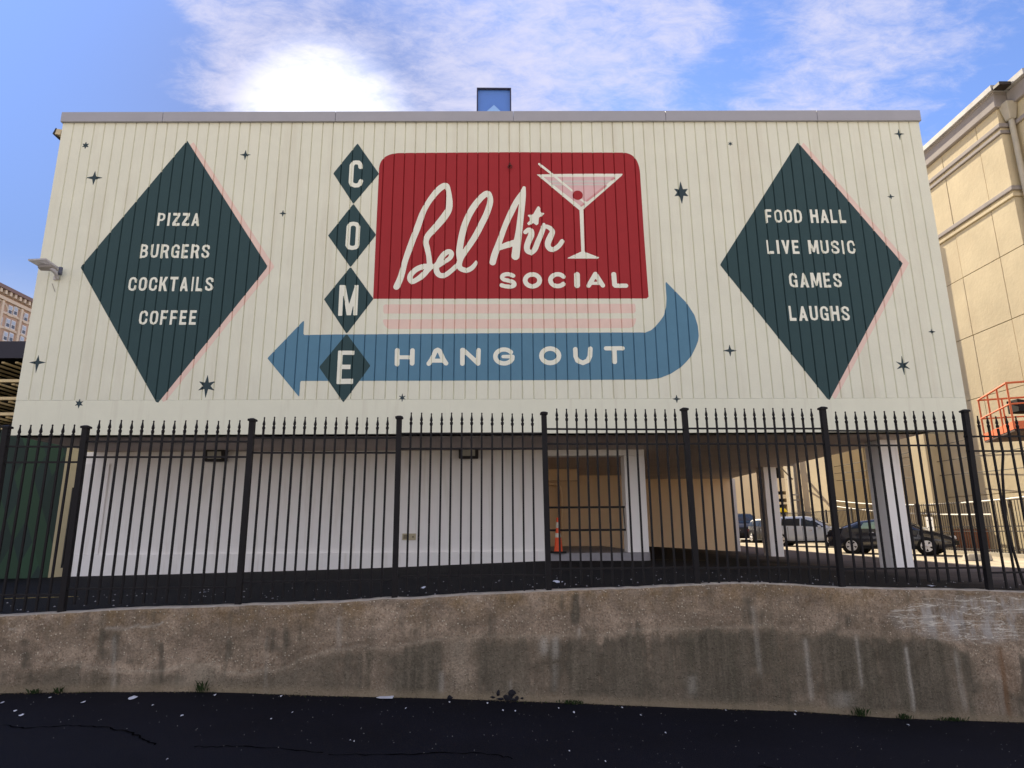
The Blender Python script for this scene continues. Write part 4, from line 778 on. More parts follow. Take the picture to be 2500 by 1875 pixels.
# blue box on the roof
BX = thing('roof_box', 'square blue box with a dark frame standing above the roof edge', 'box')
bm1 = mat('blue_glass_panel', (.075, .20, .62), rough=.35, spec=.6, var=.06, scale=1.5); bm2 = mat('light_blue_panel', (.24, .44, .85), rough=.35, spec=.6); frm = mat('dark_blue_frame', (.03, .03, .06), rough=.5)
xa, xb = PY(1164, 240, 15).x, PY(1248, 240, 15).x; zt = PY(1206, 217, 15).z
MB().box(xa, xb, 15.03, 15.9, 8.4, zt - .03).build('casing', bm1, BX)
cxm = (xa + xb) / 2; za = zt - 1.02; zm = PY(1206, 256, 15).z
qd = [Vector((xa + .03, 15.02, zt - .03)), Vector((xb - .03, 15.02, zt - .03)), Vector((xb - .03, 15.02, za)), Vector((xa + .03, 15.02, za))]; ce = Vector((cxm, 15.0 + .06, zm))
for i in range(4): MB().add([qd[i], qd[(i + 1) % 4], ce], [(0, 2, 1)]).build('facet', bm1, BX)
apx = PY(1206, 256, 14.99); l_ = PY(1183, 276, 14.99); r_ = PY(1226, 275, 14.99); k_ = 2.2
MB().prism([apx, apx + (r_ - apx) * k_, apx + (l_ - apx) * k_], (0, .01, 0)).build('pale_facet', bm2, BX)
for (u0, u1, v0, v1) in [(xa, xb, zt - .03, zt), (xa, xa + .03, 10, zt - .03), (xb - .03, xb, 10, zt - .03)]: MB().box(u0, u1, 14.95, 15.03, v0, v1).build('frame_bar', frm, BX)

# ---------------------------------------------------------------- traffic cone
orange = mat('cone_orange', (.80, .085, .015), rough=.5, spec=.4, var=.08, scale=6); coll = mat('cone_collar', (.62, .56, .46), rough=.5, var=.3, scale=22); rub = mat('black_rubber', (.012, .012, .012), rough=.8)
C0 = thing('traffic_cone', 'orange traffic cone with two pale collars and black base beside the doorway', 'cone', (1.50, FWY - .02, 1.373)); C0.rotation_euler = (0, 0, .2)
H_ = .88
def cr(h): return .115 - (.115 - .028) * h / H_
MB().lathe([(cr(.04), .04), (cr(.80), .80), (.036, .81), (.038, .86), (.028, .875), (0, .88)], 28).build('cone_body', orange, C0)
MB().box(-.165, .165, -.165, .165, 0, .045).build('base', rub, C0, bevel=.012)
for a, b in ((.62, .76), (.385, .49)): MB().lathe([(cr(a) + .0035, a), (cr(b) + .0035, b)], 28).build('collar', coll, C0)
MB().lathe([(cr(.16) + .002, .15), (cr(.19) + .002, .19)], 4, (0.0, -.0, 0)).build('sticker', coll, C0) if False else None

# ---------------------------------------------------------------- tan building on the right
tan = dirt(mat('tan_stucco', (.54, .455, .30), rough=.9, var=.12, scale=.8, bump=.35, bscale=9), (.50, .40, .26), .35, .5, .7, 1.2, .5)
band = mat('taupe_cornice_paint', (.28, .25, .235), rough=.8, var=.12, scale=2); capmt = mat('pale_metal_cap', (.33, .32, .32), rough=.6, var=.35, scale=3); jointm = mat('joint_shadow_tan', (.50, .42, .29), rough=.9)  # joint colour a little darker than the stucco
TX = 17.7
TB = thing('tan_building', 'tall tan stucco building with cornice bands along the right edge', 'building')
ytc = PX(2434.6, 271, TX).y; YN = ytc; YE = 26.2
def zat(px, py): return PX(px, py, TX).z
zrooftop = zat(2425, 215); zcapb = zat(2425, 228); zband = zat(2434, 262)
zroof2 = (zat(2434, 207) + zat(2262, 366)) / 2; zcap = (zat(2434, 222) + zat(2258, 384)) / 2; zbt = (zat(2434, 270) + zat(2262, 408)) / 2
zl1 = (zat(2440, 313) + zat(2269, 448)) / 2; zl2 = (zat(2473, 462) + zat(2293, 581)) / 2; zj3 = zat(2495, 599); zj4 = zat(2494, 769); zj5 = zat(2500, 940)
MB().box(TX + .06, 60, YN + .06, YE, .8, zroof2).build('core', jointm, TB)
MB().box(TX - .28, 60, YN - .25, YE + .1, zcap, zroof2).build('roof_cap', capmt, TB, bevel=.02)
MB().box(TX - .14, 60, YN - .12, YE, zbt, zcap - .003).build('cornice', band, TB, bevel=.03)
MB().box(TX - .17, 60, YN - .15, YE, zbt + .5, zbt + .62).build('cornice_fillet', band, TB, bevel=.02)
for z_ in (zl1, zl2):
    MB().box(TX - .10, 60, YN - .08, YE, z_ - .05, z_ + .10).build('ledge', band, TB, bevel=.015)
    MB().box(TX - .07, 60, YN - .05, YE, z_ - .28, z_ - .16).build('ledge', band if z_ == zl1 else tan, TB, bevel=.015)
ycols = sorted([PX(2392, 370, TX).y, PX(2437, 530, TX).y - 0, PX(2316, 480, TX).y, YN, YE, PX(2316, 480, TX).y + 2.4])
yc = [YN, (YN + PX(2392, 370, TX).y) / 2 + .1, PX(2392, 370, TX).y, PX(2316, 480, TX).y, YE]
yc = sorted(set(round(v_, 2) for v_ in [YN, PX(2392, 370, TX).y, PX(2316, 480, TX).y, YE]))
zr = [.85, 3.1, zj5, zj4, zj3, zl2 - .28, zl1 - .28, zbt - .0]
zr = sorted(zr); zr.insert(1, 3.1) if 3.1 not in zr else None; zr = sorted(set(zr))
for a, b in zip(zr[:-1], zr[1:]):
    for y0, y1 in zip(yc[:-1], yc[1:]):
        j = random.uniform(-.006, .006); MB().box(TX + j, TX + .055, y0 + .012, y1 - .012, a + .012, b - .012).build('stucco_panel', tan, TB, bevel=.006)
    xs_ = [TX + .01, 20.5, 23.5, 27, 60]
    for x0, x1 in zip(xs_[:-1], xs_[1:]): MB().box(x0 + .012, x1 - .012, YN, YN + .055, a + .012, b - .012).build('stucco_panel', tan, TB, bevel=.006)
xn = TX + .45; yn2 = PX(2489, 195, xn - .28).y
MB().box(xn, 60, yn2, YN - .01, .8, zcap - .02).build('near_wing', tan, TB, bevel=.02); MB().box(xn - .28, 60, yn2 - .2, YN - .3, zcap, zroof2).build('roof_cap', capmt, TB, bevel=.02); MB().box(xn - .14, 60, yn2 - .1, YN - .13, zbt, zcap - .003).build('cornice', band, TB, bevel=.03)
MB().box(TX - .26, xn - .285, YN - .60, YN - .26, zcap - .03, zroof2 - .12).build('gutter_box', mat('dark_gutter', (.03, .022, .02), rough=.5), TB, bevel=.02)  # dark box standing in for the cap's dark underside at this corner
for z_ in (zl1, zl2): MB().box(xn - .1, 60, yn2 - .08, YN - .1, z_ - .05, z_ + .10).build('ledge', band, TB, bevel=.015)
# pilaster, recessed wing, projecting wing
MB().box(17.1, TX + .1, 25.3, 26.25, .8, 14.2).build('pilaster', tan, TB, bevel=.02)
for k in range(6):
    for y0, y1 in ((26.3, 29.0), (29.0, 31.5), (31.5, 34.0), (38, 41), (41, 44)):
        MB().box(19.6, 19.7, y0 + .012, y1 - .012, .85 + k * 2.2 + .012, .85 + (k + 1) * 2.2 - .012).build('stucco_panel', tan, TB)
MB().box(19.72, 60, 26.26, 44, .8, 14.1).build('wing', jointm, TB)
MB().box(17.6, 19.59, 34, 37.9, .8, 14.2).build('projecting_bay', tan, TB, bevel=.02)
# downpipe with hopper head on the shaded return
dp = mat('cream_downpipe', (.42, .38, .30), rough=.6, var=.12)
px_h = PX(2464, 268, xn - .18); MB().hexa([px_h + Vector(v_) for v_ in [(-.12, -.1, -.4), (.12, -.1, -.4), (.12, .12, -.4), (-.12, .12, -.4), (-.22, -.2, .25), (.2, -.2, .25), (.2, .2, .25), (-.22, .2, .25)]]).build('hopper_head', dp, TB, bevel=.03)
MB().tube([(px_h.x, px_h.y, px_h.z - .4), (px_h.x, px_h.y, .9)], .09, 10).build('downpipe', dp, TB)
# stained panel low down on the wall
rp = mat('rust_brown_board', (.30, .12, .065), rough=.8, var=.2, scale=4)
a0 = PX(2412, 1330, TX - .12).y; a1 = PX(2332, 1330, TX - .12).y; zt_ = PX(2360, 1292, TX - .12).z
LB = thing('rust_board', 'rust brown board leaning low against the tan wall behind the thin fence', 'board')
nb = 5
for k in range(nb): MB().box(TX - .10, TX - .04, a0 + (a1 - a0) * k / nb + .01, a0 + (a1 - a0) * (k + 1) / nb - .01, hz(17.3, a0) + .13, zt_).build('board', rp, LB)

# thin metal fence at the kerb with white top pipe
tf = mat('thin_fence_steel', (.045, .038, .035), rough=.6)
TFE = thing('street_fence', 'thin dark picket fence across the street in front of the tan wall', 'fence')
fx = 16.97
zft = PX(2500, 1213, fx).z; mb = MB(); y = 14.0
while y < 40:
    mb.box(fx - .009, fx + .009, y - .009, y + .009, hz(17.3, y) + .13, zft - .02); y += .125
mb.build('pickets', tf, TFE, kind='stuff')
for dz in (zft - .06, PX(2430, 1285, fx).z, PX(2430, 1297, fx).z, hz(17.3, 20) + .25): MB().box(fx - .02, fx + .02, 14, 40, dz - .018, dz + .018).build('rail', tf, TFE)
y = 14.0
while y < 40: MB().box(fx - .035, fx + .035, y - .035, y + .035, hz(17.3, y) + .12, zft + .02).build('post', tf, TFE); y += 2.45
whitep = mat('white_plate', (.80, .80, .80), rough=.4)
PL = thing('white_notice_plate', 'pair of blank white notice plates fixed to the thin street fence', 'sign')
for a in (2266, 2275.5):
    u = PX(a - 4, 1280, fx - .04); v_ = PX(a + 4, 1280, fx - .04); MB().box(fx - .05, fx - .04, v_.y, u.y, PX(a, 1296, fx).z, PX(a, 1262, fx).z).build('plate', whitep, PL)
    for zz2 in (1270, 1288): zc_ = PX(a, zz2, fx).z; MB().box(fx - .056, fx - .0505, (u.y + v_.y) / 2 - .02, (u.y + v_.y) / 2 + .02, zc_ - .015, zc_ + .015).build('bolt', tf, PL)
# overhead cables, plus dark strands standing in for wire shadows
cabm = mat('white_cable', (.75, .72, .66), rough=.5); wshadow = mat('dark_cable', (.02, .02, .02), rough=.6)
def cable(a, b, sag, r, m, lab, grp):
    pts = [a.lerp(b, t) - Vector((0, 0, sag * 4 * t * (1 - t))) for t in lin(0, 1, 16)]
    o = MB().tube(pts, r, 6).build('cable', m); tag(o, lab, 'cable', grp)
PB = Vector((17.0, 38, 0))
cable(PY(1960, 1208, 38), PX(2560, 1206, 16.7), .45, .030, cabm, 'thick white cable running from the utility pole along the tan wall', None)
cable(PY(1960, 1221, 38), PX(2420, 1256, 16.8), .25, .028, cabm, 'lower white cable dropping from the utility pole to the street fence', None)
for k, (q1, q2) in enumerate([((1960, 1150), (2600, 1010)), ((1960, 1160), (2600, 1075)), ((1965, 1172), (2600, 1130))]):
    cable(PY(*q1, 38), PX(*q2, 17.2), .2, .012, wshadow, ['uppermost thin dark wire crossing before the tan wall', 'middle thin dark wire crossing before the tan wall', 'lowest thin dark wire crossing before the tan wall'][k], 'thin dark wires')
# utility pole
polem = mat('grey_pole', (.22, .20, .18), rough=.8, var=.2, scale=6)
pb = PY(1957, 1262, 38)
UP = thing('utility_pole', 'grey utility pole with crossarm and brackets behind the silver car', 'pole', (pb.x, 38, 1.15))
MB().tube([(0, 0, 0), (0, 0, 9)], [.24, .16], 12).build('pole_shaft', polem, UP)
MB().tube([(-.45, .1, 0), (-.45, .1, 7)], .10, 8).build('riser_pipe', mat('pale_pipe', (.6, .57, .48), rough=.6), UP)
MB().tube([(.32, -.15, .1), (.32, -.15, 6)], .06, 8).build('riser_pipe', polem, UP)
zc_ = PY(1950, 1146, 38).z - 1.15
MB().box(-1.6, 1.4, -.06, .06, zc_ + .2, zc_ + .34).build('crossarm', polem, UP)
for xx in (-1.3, -.5, .4, 1.1): MB().lathe([(0, 0), (.08, 0), (.1, .1), (.06, .2), (.09, .28), (0, .34)], 8, (xx, 0, zc_ + .34)).build('insulator', capmt, UP)
MB().tube([(-1.0, 0, zc_ + .2), (-.3, 0, zc_ - .6)], .04, 6).build('brace', polem, UP)
MB().lathe([(0, 0), (.26, 0), (.26, .7), (0, .75)], 12, (.75, -.25, zc_ - .25)).build('transformer', polem, UP)
for z_ in (PY(1957, 1208, 38).z, PY(1957, 1221, 38).z): MB().box(-.5, .45, -.28, -.22, z_ - 1.2, z_ - 1.12).build('clamp', capmt, UP)
# car park far behind
GP = thing('car_park_building', 'distant tan car park with dark open decks seen under the soffit', 'building')
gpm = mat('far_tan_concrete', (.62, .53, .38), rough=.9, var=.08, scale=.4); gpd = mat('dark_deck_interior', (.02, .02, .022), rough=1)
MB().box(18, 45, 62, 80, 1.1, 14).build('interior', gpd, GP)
for (u0, v0, u1, v1) in [(1795, 1000, 1868, 1275), (1868, 1168, 1925, 1200), (1868, 1208, 1925, 1218), (1868, 1226, 1925, 1232), (1868, 1256, 1960, 1262), (1925, 1000, 1990, 1275), (1868, 1040, 1925, 1125)]:
    a = PY(u0, v1, 61); b = PY(u1, v0, 61); MB().box(a.x, b.x, 60.6, 61.9, max(1.1, min(a.z, b.z)), max(a.z, b.z)).build('spandrel', gpm, GP)
yl = mat('yellow_sign_face', (.8, .6, .03), rough=.5)
a = PY(1908, 1246, 60); tag(MB().lathe([(0, 0), (.55, .05), (.35, .35), (0, .45)], 10, (a.x, 60, a.z - .2)).build('yellow_cover', yl), 'small yellow domed cover at the dark deck opening of the far car park', 'cover')
# parking block
a = PZ(2397, 1370, hz(15, 20)); tag(MB().prism([(a.x - .45, a.y, hz(a.x, a.y)), (a.x + .45, a.y + .1, hz(a.x, a.y)), (a.x + .40, a.y + .1, hz(a.x, a.y) + .2), (a.x - .35, a.y, hz(a.x, a.y) + .2)], (0, .25, 0)).build('concrete_block', concrete, bevel=.03), 'pale concrete block lying near the kerb right of the dark sedan', 'block')

# ---------------------------------------------------------------- cars
glassm = mat('car_glass', (.012, .02, .03), rough=.12, spec=.35); glass2 = mat('see_through_side_glass', (.30, .42, .32), rough=.1, spec=.6); tyrem = mat('tyre_rubber', (.012, .012, .012), rough=.9); rimm = mat('alloy_rim', (.70, .70, .72), rough=.3, metal=.6, var=.05)
chrome = mat('chrome_trim', (.75, .75, .78), rough=.2, metal=1); tail = mat('tail_lamp_red', (.50, .02, .03), rough=.25); headm = mat('head_lamp_clear', (.75, .75, .78), rough=.15)
def car(name, label, P0, P1, wb, paint_m, kind):
    """P0 rear-wheel contact, P1 front-wheel contact (near side); local x forward, y to the left, built for a 1.8 m wide body"""
    d = (P1 - P0); d.z = 0; ang = math.atan2(d.y, d.x); sc = d.length / wb
    t = thing(name, label, 'car', P0, ang); t.scale = (sc, sc, sc)
    hw = .90; x_r, x_f = -.95, wb + .88
    if kind == 'sedan': prof = [(x_r, .86, .86), (x_r + .12, .98, .99), (x_r + .55, 1.02, 1.04), (x_r + 1.25, 1.0, 1.33), (wb * .42, .97, 1.43), (wb * .62, .95, 1.40), (wb * .80, .95, 1.18), (wb * .98, .93, .95), (x_f - .5, .84, .85), (x_f - .1, .68, .69), (x_f, .5, .5)]
    else: prof = [(x_r, 1.0, 1.02), (x_r + .1, 1.12, 1.25), (x_r + .35, 1.13, 1.58), (x_r + .9, 1.12, 1.66), (wb * .5, 1.08, 1.67), (wb * .62, 1.06, 1.62), (wb * .82, 1.04, 1.33), (wb * .98, 1.02, 1.06), (x_f - .45, .95, .97), (x_f - .1, .80, .82), (x_f, .55, .55)]
    xsn = np.concatenate([np.linspace(prof[i][0], prof[i + 1][0], 5)[:-1] for i in range(len(prof) - 1)] + [[prof[-1][0]]])
    bel = np.interp(xsn, [q[0] for q in prof], [q[1] for q in prof]); top = np.interp(xsn, [q[0] for q in prof], [q[2] for q in prof])
    vs = []
    for i, x in enumerate(xsn):
        e = 1 - .22 * max(0, 1 - (x - x_r) / .5) ** 2 - .3 * max(0, 1 - (x_f - x) / .7) ** 2; w_ = hw * e; k = min(1, max(0, (top[i] - bel[i]) / .35)); rw = w_ * (1 - .26 * k); zb2 = .22 + .1 * max(0, 1 - (x_f - x) / .5)
        half = [(w_ * .92, zb2), (w_, zb2 + .12), (w_ * 1.01, .62 * bel[i] + .05), (w_ * .97, bel[i]), (rw + .02, max(bel[i] + .005, top[i] - .07)), (rw * .9, max(bel[i] + .01, top[i])), (rw * .4, max(bel[i] + .01, top[i]) + .02)]
        vs += [(x, -a, b) for a, b in half] + [(x, a, b) for a, b in half[::-1]]
    n_ = 14; mb = MB(); k = len(xsn)
    mb.add(vs, [(i * n_ + j, (i + 1) * n_ + j, (i + 1) * n_ + (j + 1) % n_, i * n_ + (j + 1) % n_) for i in range(k - 1) for j in range(n_)] + [tuple(range(n_)), tuple(range((k - 1) * n_, k * n_))[::-1]], True)
    mb.build('body', paint_m, t)
    def side(x, tt, s, o=.012):
        b_ = np.interp(x, xsn, bel); tp = np.interp(x, xsn, top); kk = min(1, max(0, (tp - b_) / .35)); w0 = hw * .97; w1 = hw * (1 - .26 * kk) + .02
        return Vector((x, s * (w0 + (w1 - w0) * tt + o), b_ + (tp - .07 - b_) * tt))
    if kind == 'sedan': wins = [[(x_r + .95, .15), (x_r + 1.25, .15), (x_r + 1.32, .8), (x_r + 1.25, .78)], [(x_r + 1.32, .1), (wb * .45, .1), (wb * .45, .92), (x_r + 1.45, .90)], [(wb * .48, .1), (wb * .88, .12), (wb * .70, .90), (wb * .48, .92)]]
    else: wins = [[(x_r + .42, .15), (x_r + .95, .12), (x_r + .85, .88), (x_r + .42, .75)], [(x_r + 1.02, .1), (wb * .40, .1), (wb * .40, .92), (x_r + 1.05, .9)], [(wb * .43, .1), (wb * .88, .12), (wb * .69, .90), (wb * .43, .92)]]
    for s in (-1, 1):
        for iw, wv in enumerate(wins):
            P = [side(x, tt, s) for x, tt in wv]; MB().prism(P, (0, s * .004, 0)).build('window', glassm if iw < 1 or kind != 'sedan' else (glass2 if iw == 1 else glassm), t)
        a = side(wb * .80, .15, s, .02); MB().hexa([a + Vector(v_) for v_ in [(-.09, 0, -.05), (.07, 0, -.05), (.07, s * .16, -.05), (-.09, s * .16, -.05), (-.09, 0, .09), (.05, 0, .07), (.05, s * .16, .07), (-.09, s * .16, .09)]]).build('mirror', paint_m, t, bevel=.02)
        for xh in (wb * .30, wb * .62): a = side(xh, -.35, s, .02); MB().box(a.x - .09, a.x + .09, min(a.y, a.y + s * .03), max(a.y, a.y + s * .03), a.z - .015, a.z + .015).build('door_handle', chrome, t)
        for xd in (wb * .16, wb * .46, wb * .93): MB().box(xd - .006, xd + .006, s * hw * 1.005 - .012, s * hw * 1.005 + .012, .32, np.interp(xd, xsn, bel) - .02).build('door_gap', tyrem, t)
        MB().box(wb * .12, wb * .88, s * hw * .99 - .02, s * hw * .99 + .02, .20, .30).build('sill', rub, t)
        MB().hexa([Vector(v_) for v_ in [(x_r + .02, s * .42, .74), (x_r + .32, s * .86, .74), (x_r + .30, s * .88, .74), (x_r - .01, s * .46, .74), (x_r + .02, s * .42, .92), (x_r + .34, s * .86, .95), (x_r + .32, s * .90, .95), (x_r - .01, s * .46, .92)]]).build('tail_light', tail, t)
        MB().hexa([Vector(v_) for v_ in [(x_f - .06, s * .40, .60), (x_f - .42, s * .80, .62), (x_f - .40, s * .83, .62), (x_f - .02, s * .42, .60), (x_f - .08, s * .40, .70), (x_f - .48, s * .80, .78), (x_f - .46, s * .83, .78), (x_f - .04, s * .42, .70)]]).build('headlight', headm, t)
        for xw in (0, wb):
            r = .33 if kind == 'sedan' else .36
            mb = MB(); mb.lathe([(r + .07, 0), (r + .07, .02), (0, .021)], 24, (xw, s * (hw + .004) - (0 if s < 0 else .02), r + .02), 'y'); mb.build('wheel_arch', rub, t)
            whe = MB().lathe([(r * .62, -.11), (r * .98, -.11), (r, -.07), (r, .07), (r * .98, .11), (r * .62, .11)], 24, (xw, s * (hw - .06), r), 'y').build('wheel', tyrem, t)
            ys_ = s * (hw - .06) + s * .118; mb = MB(); mb.lathe([(r * .58, 0), (r * .66, .012), (r * .66, -.012), (r * .58, 0)], 24, (xw, ys_, r), 'y'); mb.lathe([(0, 0), (r * .16, 0), (r * .16, .02), (0, .022)], 12, (xw, ys_ - .01, r), 'y')
            for a5 in range(5):
                aa = 2 * math.pi * a5 / 5 + .3; c_, s_ = math.cos(aa), math.sin(aa); q = [(-.045, .05), (.045, .05), (.075, r * .62), (-.075, r * .62)]
                mb.prism([(xw + c_ * v2 - s_ * u2, ys_ - .008, r + s_ * v2 + c_ * u2) for u2, v2 in q], (0, .02, 0))
            mb.build('rim', rimm, whe)
            MB().lathe([(r * .63, 0), (0, .001)], 20, (xw, ys_ - s * .03, r), 'y').build('brake_disc', rub, whe)
    # windscreen and rear window on the roof curve
    def toppatch(xa_, xb_, nm):
        P = []
        for x in (xa_, xb_):
            tp = np.interp(x, xsn, top); b_ = np.interp(x, xsn, bel); kk = min(1, max(0, (tp - b_) / .35)); rw = hw * (1 - .26 * kk) * .86; P.append((x, rw, max(b_ + .01, tp) + .03))
        (x0, r0, z0), (x1, r1, z1) = P; MB().hexa([(x0, -r0, z0 - .02), (x1, -r1, z1 - .02), (x1, r1, z1 - .02), (x0, r0, z0 - .02), (x0, -r0, z0), (x1, -r1, z1), (x1, r1, z1), (x0, r0, z0)]).build(nm, glassm, t)
    toppatch(wb * .64, wb * .96, 'windscreen'); toppatch(x_r + (.58 if kind == 'sedan' else .13), x_r + (1.2 if kind == 'sedan' else .33), 'rear_window')
    MB().box(x_f - .03, x_f + .03, -.55, .55, .36, .52).build('grille', rub, t); MB().box(x_r - .03, x_r + .02, -.26, .26, .60, .72).build('number_plate', whitep, t)
    return t
navy = mat('dark_navy_car_paint', (.010, .012, .022), rough=.25, spec=.6, var=.02, coat=1); silver = mat('silver_blue_car_paint', (.42, .48, .60), rough=.35, metal=.1, spec=.6, var=.03, coat=.6); blackp = mat('black_car_paint', (.008, .007, .010), rough=.4, spec=.3)
def gp(px, py, Y): p = PY(px, py, Y); return Vector((p.x, Y, hz(p.x, Y)))
car('parked_sedan', 'dark navy sedan parked side-on behind the white column', gp(2095, 1348, 25.2), gp(2277, 1361, 23.6), 2.7, navy, 'sedan')
car('parked_suv', 'silver compact suv parked left of the dark sedan', gp(1918, 1334, 33.4), gp(2041, 1340, 32.0), 2.7, silver, 'suv')
car('parked_minivan', 'black minivan half hidden behind the far white column', gp(1868, 1325, 40), gp(1912, 1327, 37.6), 2.8, blackp, 'suv')
car('parked_minivan', 'black car at the far left end of the parked row beside the pale wall end', gp(1803, 1321, 45), gp(1822, 1321, 42), 2.8, blackp, 'suv')

# ---------------------------------------------------------------- boom lift basket on the right
orl = mat('lift_orange', (.66, .14, .04), rough=.45, spec=.5, var=.08, scale=5)
zp = PY(2405, 1081, 18.0).z; FL = PY(2405, 1081, 18.0); NL = PZ(2478, 1052, zp)
LF = thing('boom_lift', 'orange boom lift basket raised at the right edge in front of the tan wall', 'lift')
ud = (NL - FL); ud.z = 0; Lu = ud.length; ud.normalize(); vd_ = Vector((-ud.y, ud.x, 0)); vd_ = vd_ if vd_.x > 0 else -vd_
def bp_(u, v_, z): return Vector((FL.x, FL.y, zp)) + ud * u + vd_ * v_ + Vector((0, 0, z))
WV = 1.15; HT = PY(2390, 979, 18.1).z - zp
HT2 = HT
MB().hexa([bp_(0, 0, 0), bp_(Lu, 0, 0), bp_(Lu, WV, 0), bp_(0, WV, 0), bp_(0, 0, .05), bp_(Lu, 0, .05), bp_(Lu, WV, .05), bp_(0, WV, .05)]).build('platform', mat('dark_platform', (.05, .02, .015), rough=.7), LF)
for (a, b) in (((0, 0), (Lu, 0)), ((Lu, 0), (Lu, WV)), ((0, 0), (0, WV)), ((0, WV), (Lu, WV))):
    A, B2 = bp_(a[0], a[1], .05), bp_(b[0], b[1], .05); nn = (B2 - A).cross(Vector((0, 0, 1))).normalized() * .008
    MB().hexa([A - nn, B2 - nn, B2 + nn, A + nn] + [p_ + Vector((0, 0, .20)) for p_ in (A - nn, B2 - nn, B2 + nn, A + nn)]).build('toe_board', orl, LF)
    MB().tube([bp_(a[0], a[1], HT), bp_(b[0], b[1], HT)], .028, 8).build('top_rail', orl, LF); MB().tube([bp_(a[0], a[1], HT * .56), bp_(b[0], b[1], HT * .56)], .022, 8).build('mid_rail', orl, LF)
for u, v_ in ((.05, 0), (Lu * .35, 0), (Lu * .68, 0), (Lu, 0), (Lu, WV * .5), (Lu, WV), (0.0, WV * .5), (0, WV), (Lu * .5, WV)): MB().tube([bp_(u, v_, .05), bp_(u, v_, HT)], .024, 8).build('upright', orl, LF)
A = bp_(Lu * .55, WV * .55, .7); MB().hexa([A + Vector(v_) for v_ in [(-.3, -.2, -.1), (.3, -.2, -.1), (.3, .2, -.1), (-.3, .2, -.1), (-.3, -.2, .25), (.3, -.2, .15), (.3, .2, .15), (-.3, .2, .25)]]).build('control_box', rub, LF, bevel=.02)
lb = bp_(Lu * .5, WV, -.1); base = Vector((19.5, 13.0, hz(19.5, 13)))
MB().tube([lb, lb + Vector((.8, -.1, -.25)), base + Vector((-1.0, 0, 3.0)), base + Vector((0, 0, 1.6))], [.09, .12, .15, .17], 8).build('boom', orl, LF)
MB().hexa([base + Vector(v_) for v_ in [(-1.3, -.9, .5), (1.3, -.9, .5), (1.3, .9, .5), (-1.3, .9, .5), (-1.1, -.8, 1.6), (1.1, -.8, 1.6), (1.1, .8, 1.6), (-1.1, .8, 1.6)]]).build('chassis', orl, LF, bevel=.08)
for sx in (-1, 1):
    for sy in (-1, 1): MB().lathe([(0, -.15), (.4, -.15), (.45, -.1), (.45, .1), (.4, .15), (0, .15)], 18, (base.x + sx * .95, base.y + sy * 1.0, base.z + .45), 'y').build('wheel', tyrem, LF)

# ---------------------------------------------------------------- left side: car park deck, green wall, tan pillar, brick tower
DK = thing('parking_canopy', 'dark edged parking canopy with tan joists at the left edge behind the painted building', 'canopy')
darkf = mat('dark_fascia', (.020, .020, .035), rough=.5, var=.1); joist = mat('tan_joist', (.62, .50, .30), rough=.8, var=.1); blackin = mat('dark_interior', (.008, .008, .009), rough=1)
a = PY(0, 835, 22); b = PY(0, 877, 22)
MB().box(-30, -14.5, 21.9, 22.15, (a.z + b.z) / 2, a.z + .0).build('fascia', darkf, DK); MB().box(-30, -14.5, 21.84, 21.9, b.z, (a.z + b.z) / 2 - .01).build('fascia', darkf, DK)
MB().box(-30, -14.5, 22.16, 34, a.z - .35, a.z - .02).build('deck', blackin, DK)
MB().box(-30, -14.5, 34, 34.2, .8, a.z - .4).build('back_screen', blackin, DK)
for py, hgt in ((930, .10), (973, .10), (1011, .10), (1045, .1)):
    z = PY(20, py, 22).z; MB().box(-30, -14.5, 21.95, 22.1, z - .05, z + .05).build('beam', joist, DK)
    MB().box(-30, -14.5, 22.6, 33, z + .02, z + .06).build('louvre_back', blackin, DK)
for lev, py in enumerate((877, 930, 973, 1011)):
    z = PY(20, py, 22).z - .06
    for k in range(20):
        x = -24 + k * .47
        MB().hexa([(x, 22.1, z - .06), (x + .09, 22.1, z - .06), (x + .09, 26.5, z - .06), (x, 26.5, z - .06), (x, 22.1, z), (x + .09, 22.1, z), (x + .09, 26.5, z), (x, 26.5, z)]).build('joist', joist, DK)
for x in (-24, -18.2, -14.7): MB().box(x, x + .25, 22.16, 22.4, .8, a.z - .3).build('column', joist, DK)
# green wall with painted lozenges
gm = bpy.data.materials.new('green_lozenge_paint'); gm.use_nodes = True; t_ = gm.node_tree; N = t_.nodes; L = t_.links; p_ = N['Principled BSDF']; p_.inputs['Roughness'].default_value = .8
tcn = N.new('ShaderNodeTexCoord'); sp_ = N.new('ShaderNodeSeparateXYZ'); L.new(tcn.outputs['Object'], sp_.inputs[0])
def gmath(op, a, b=0):
    n = N.new('ShaderNodeMath'); n.operation = op
    for i, v_ in enumerate((a, b)):
        if isinstance(v_, (int, float)): n.inputs[i].default_value = v_
        else: L.new(v_, n.inputs[i])
    return n.outputs[0]
u_ = gmath('MULTIPLY', sp_.outputs[0], 1 / .50); v_ = gmath('MULTIPLY', sp_.outputs[2], 1 / 1.15)
e1 = gmath('FLOOR', gmath('ADD', u_, v_)); e2 = gmath('FLOOR', gmath('SUBTRACT', u_, v_))
wn_ = N.new('ShaderNodeTexWhiteNoise'); wn_.noise_dimensions = '2D'; cb = N.new('ShaderNodeCombineXYZ'); L.new(e1, cb.inputs[0]); L.new(e2, cb.inputs[1]); L.new(cb.outputs[0], wn_.inputs['Vector'])
rp_ = N.new('ShaderNodeValToRGB'); L.new(wn_.outputs['Value'], rp_.inputs[0]); rp_.color_ramp.interpolation = 'CONSTANT'; rp_.color_ramp.elements[0].color = (.012, .030, .024, 1); e_ = rp_.color_ramp.elements.new(.35); e_.color = (.020, .055, .030, 1); e_ = rp_.color_ramp.elements.new(.7); e_.color = (.014, .034, .030, 1); rp_.color_ramp.elements[-1].position = .9; rp_.color_ramp.elements[-1].color = (.024, .068, .036, 1)
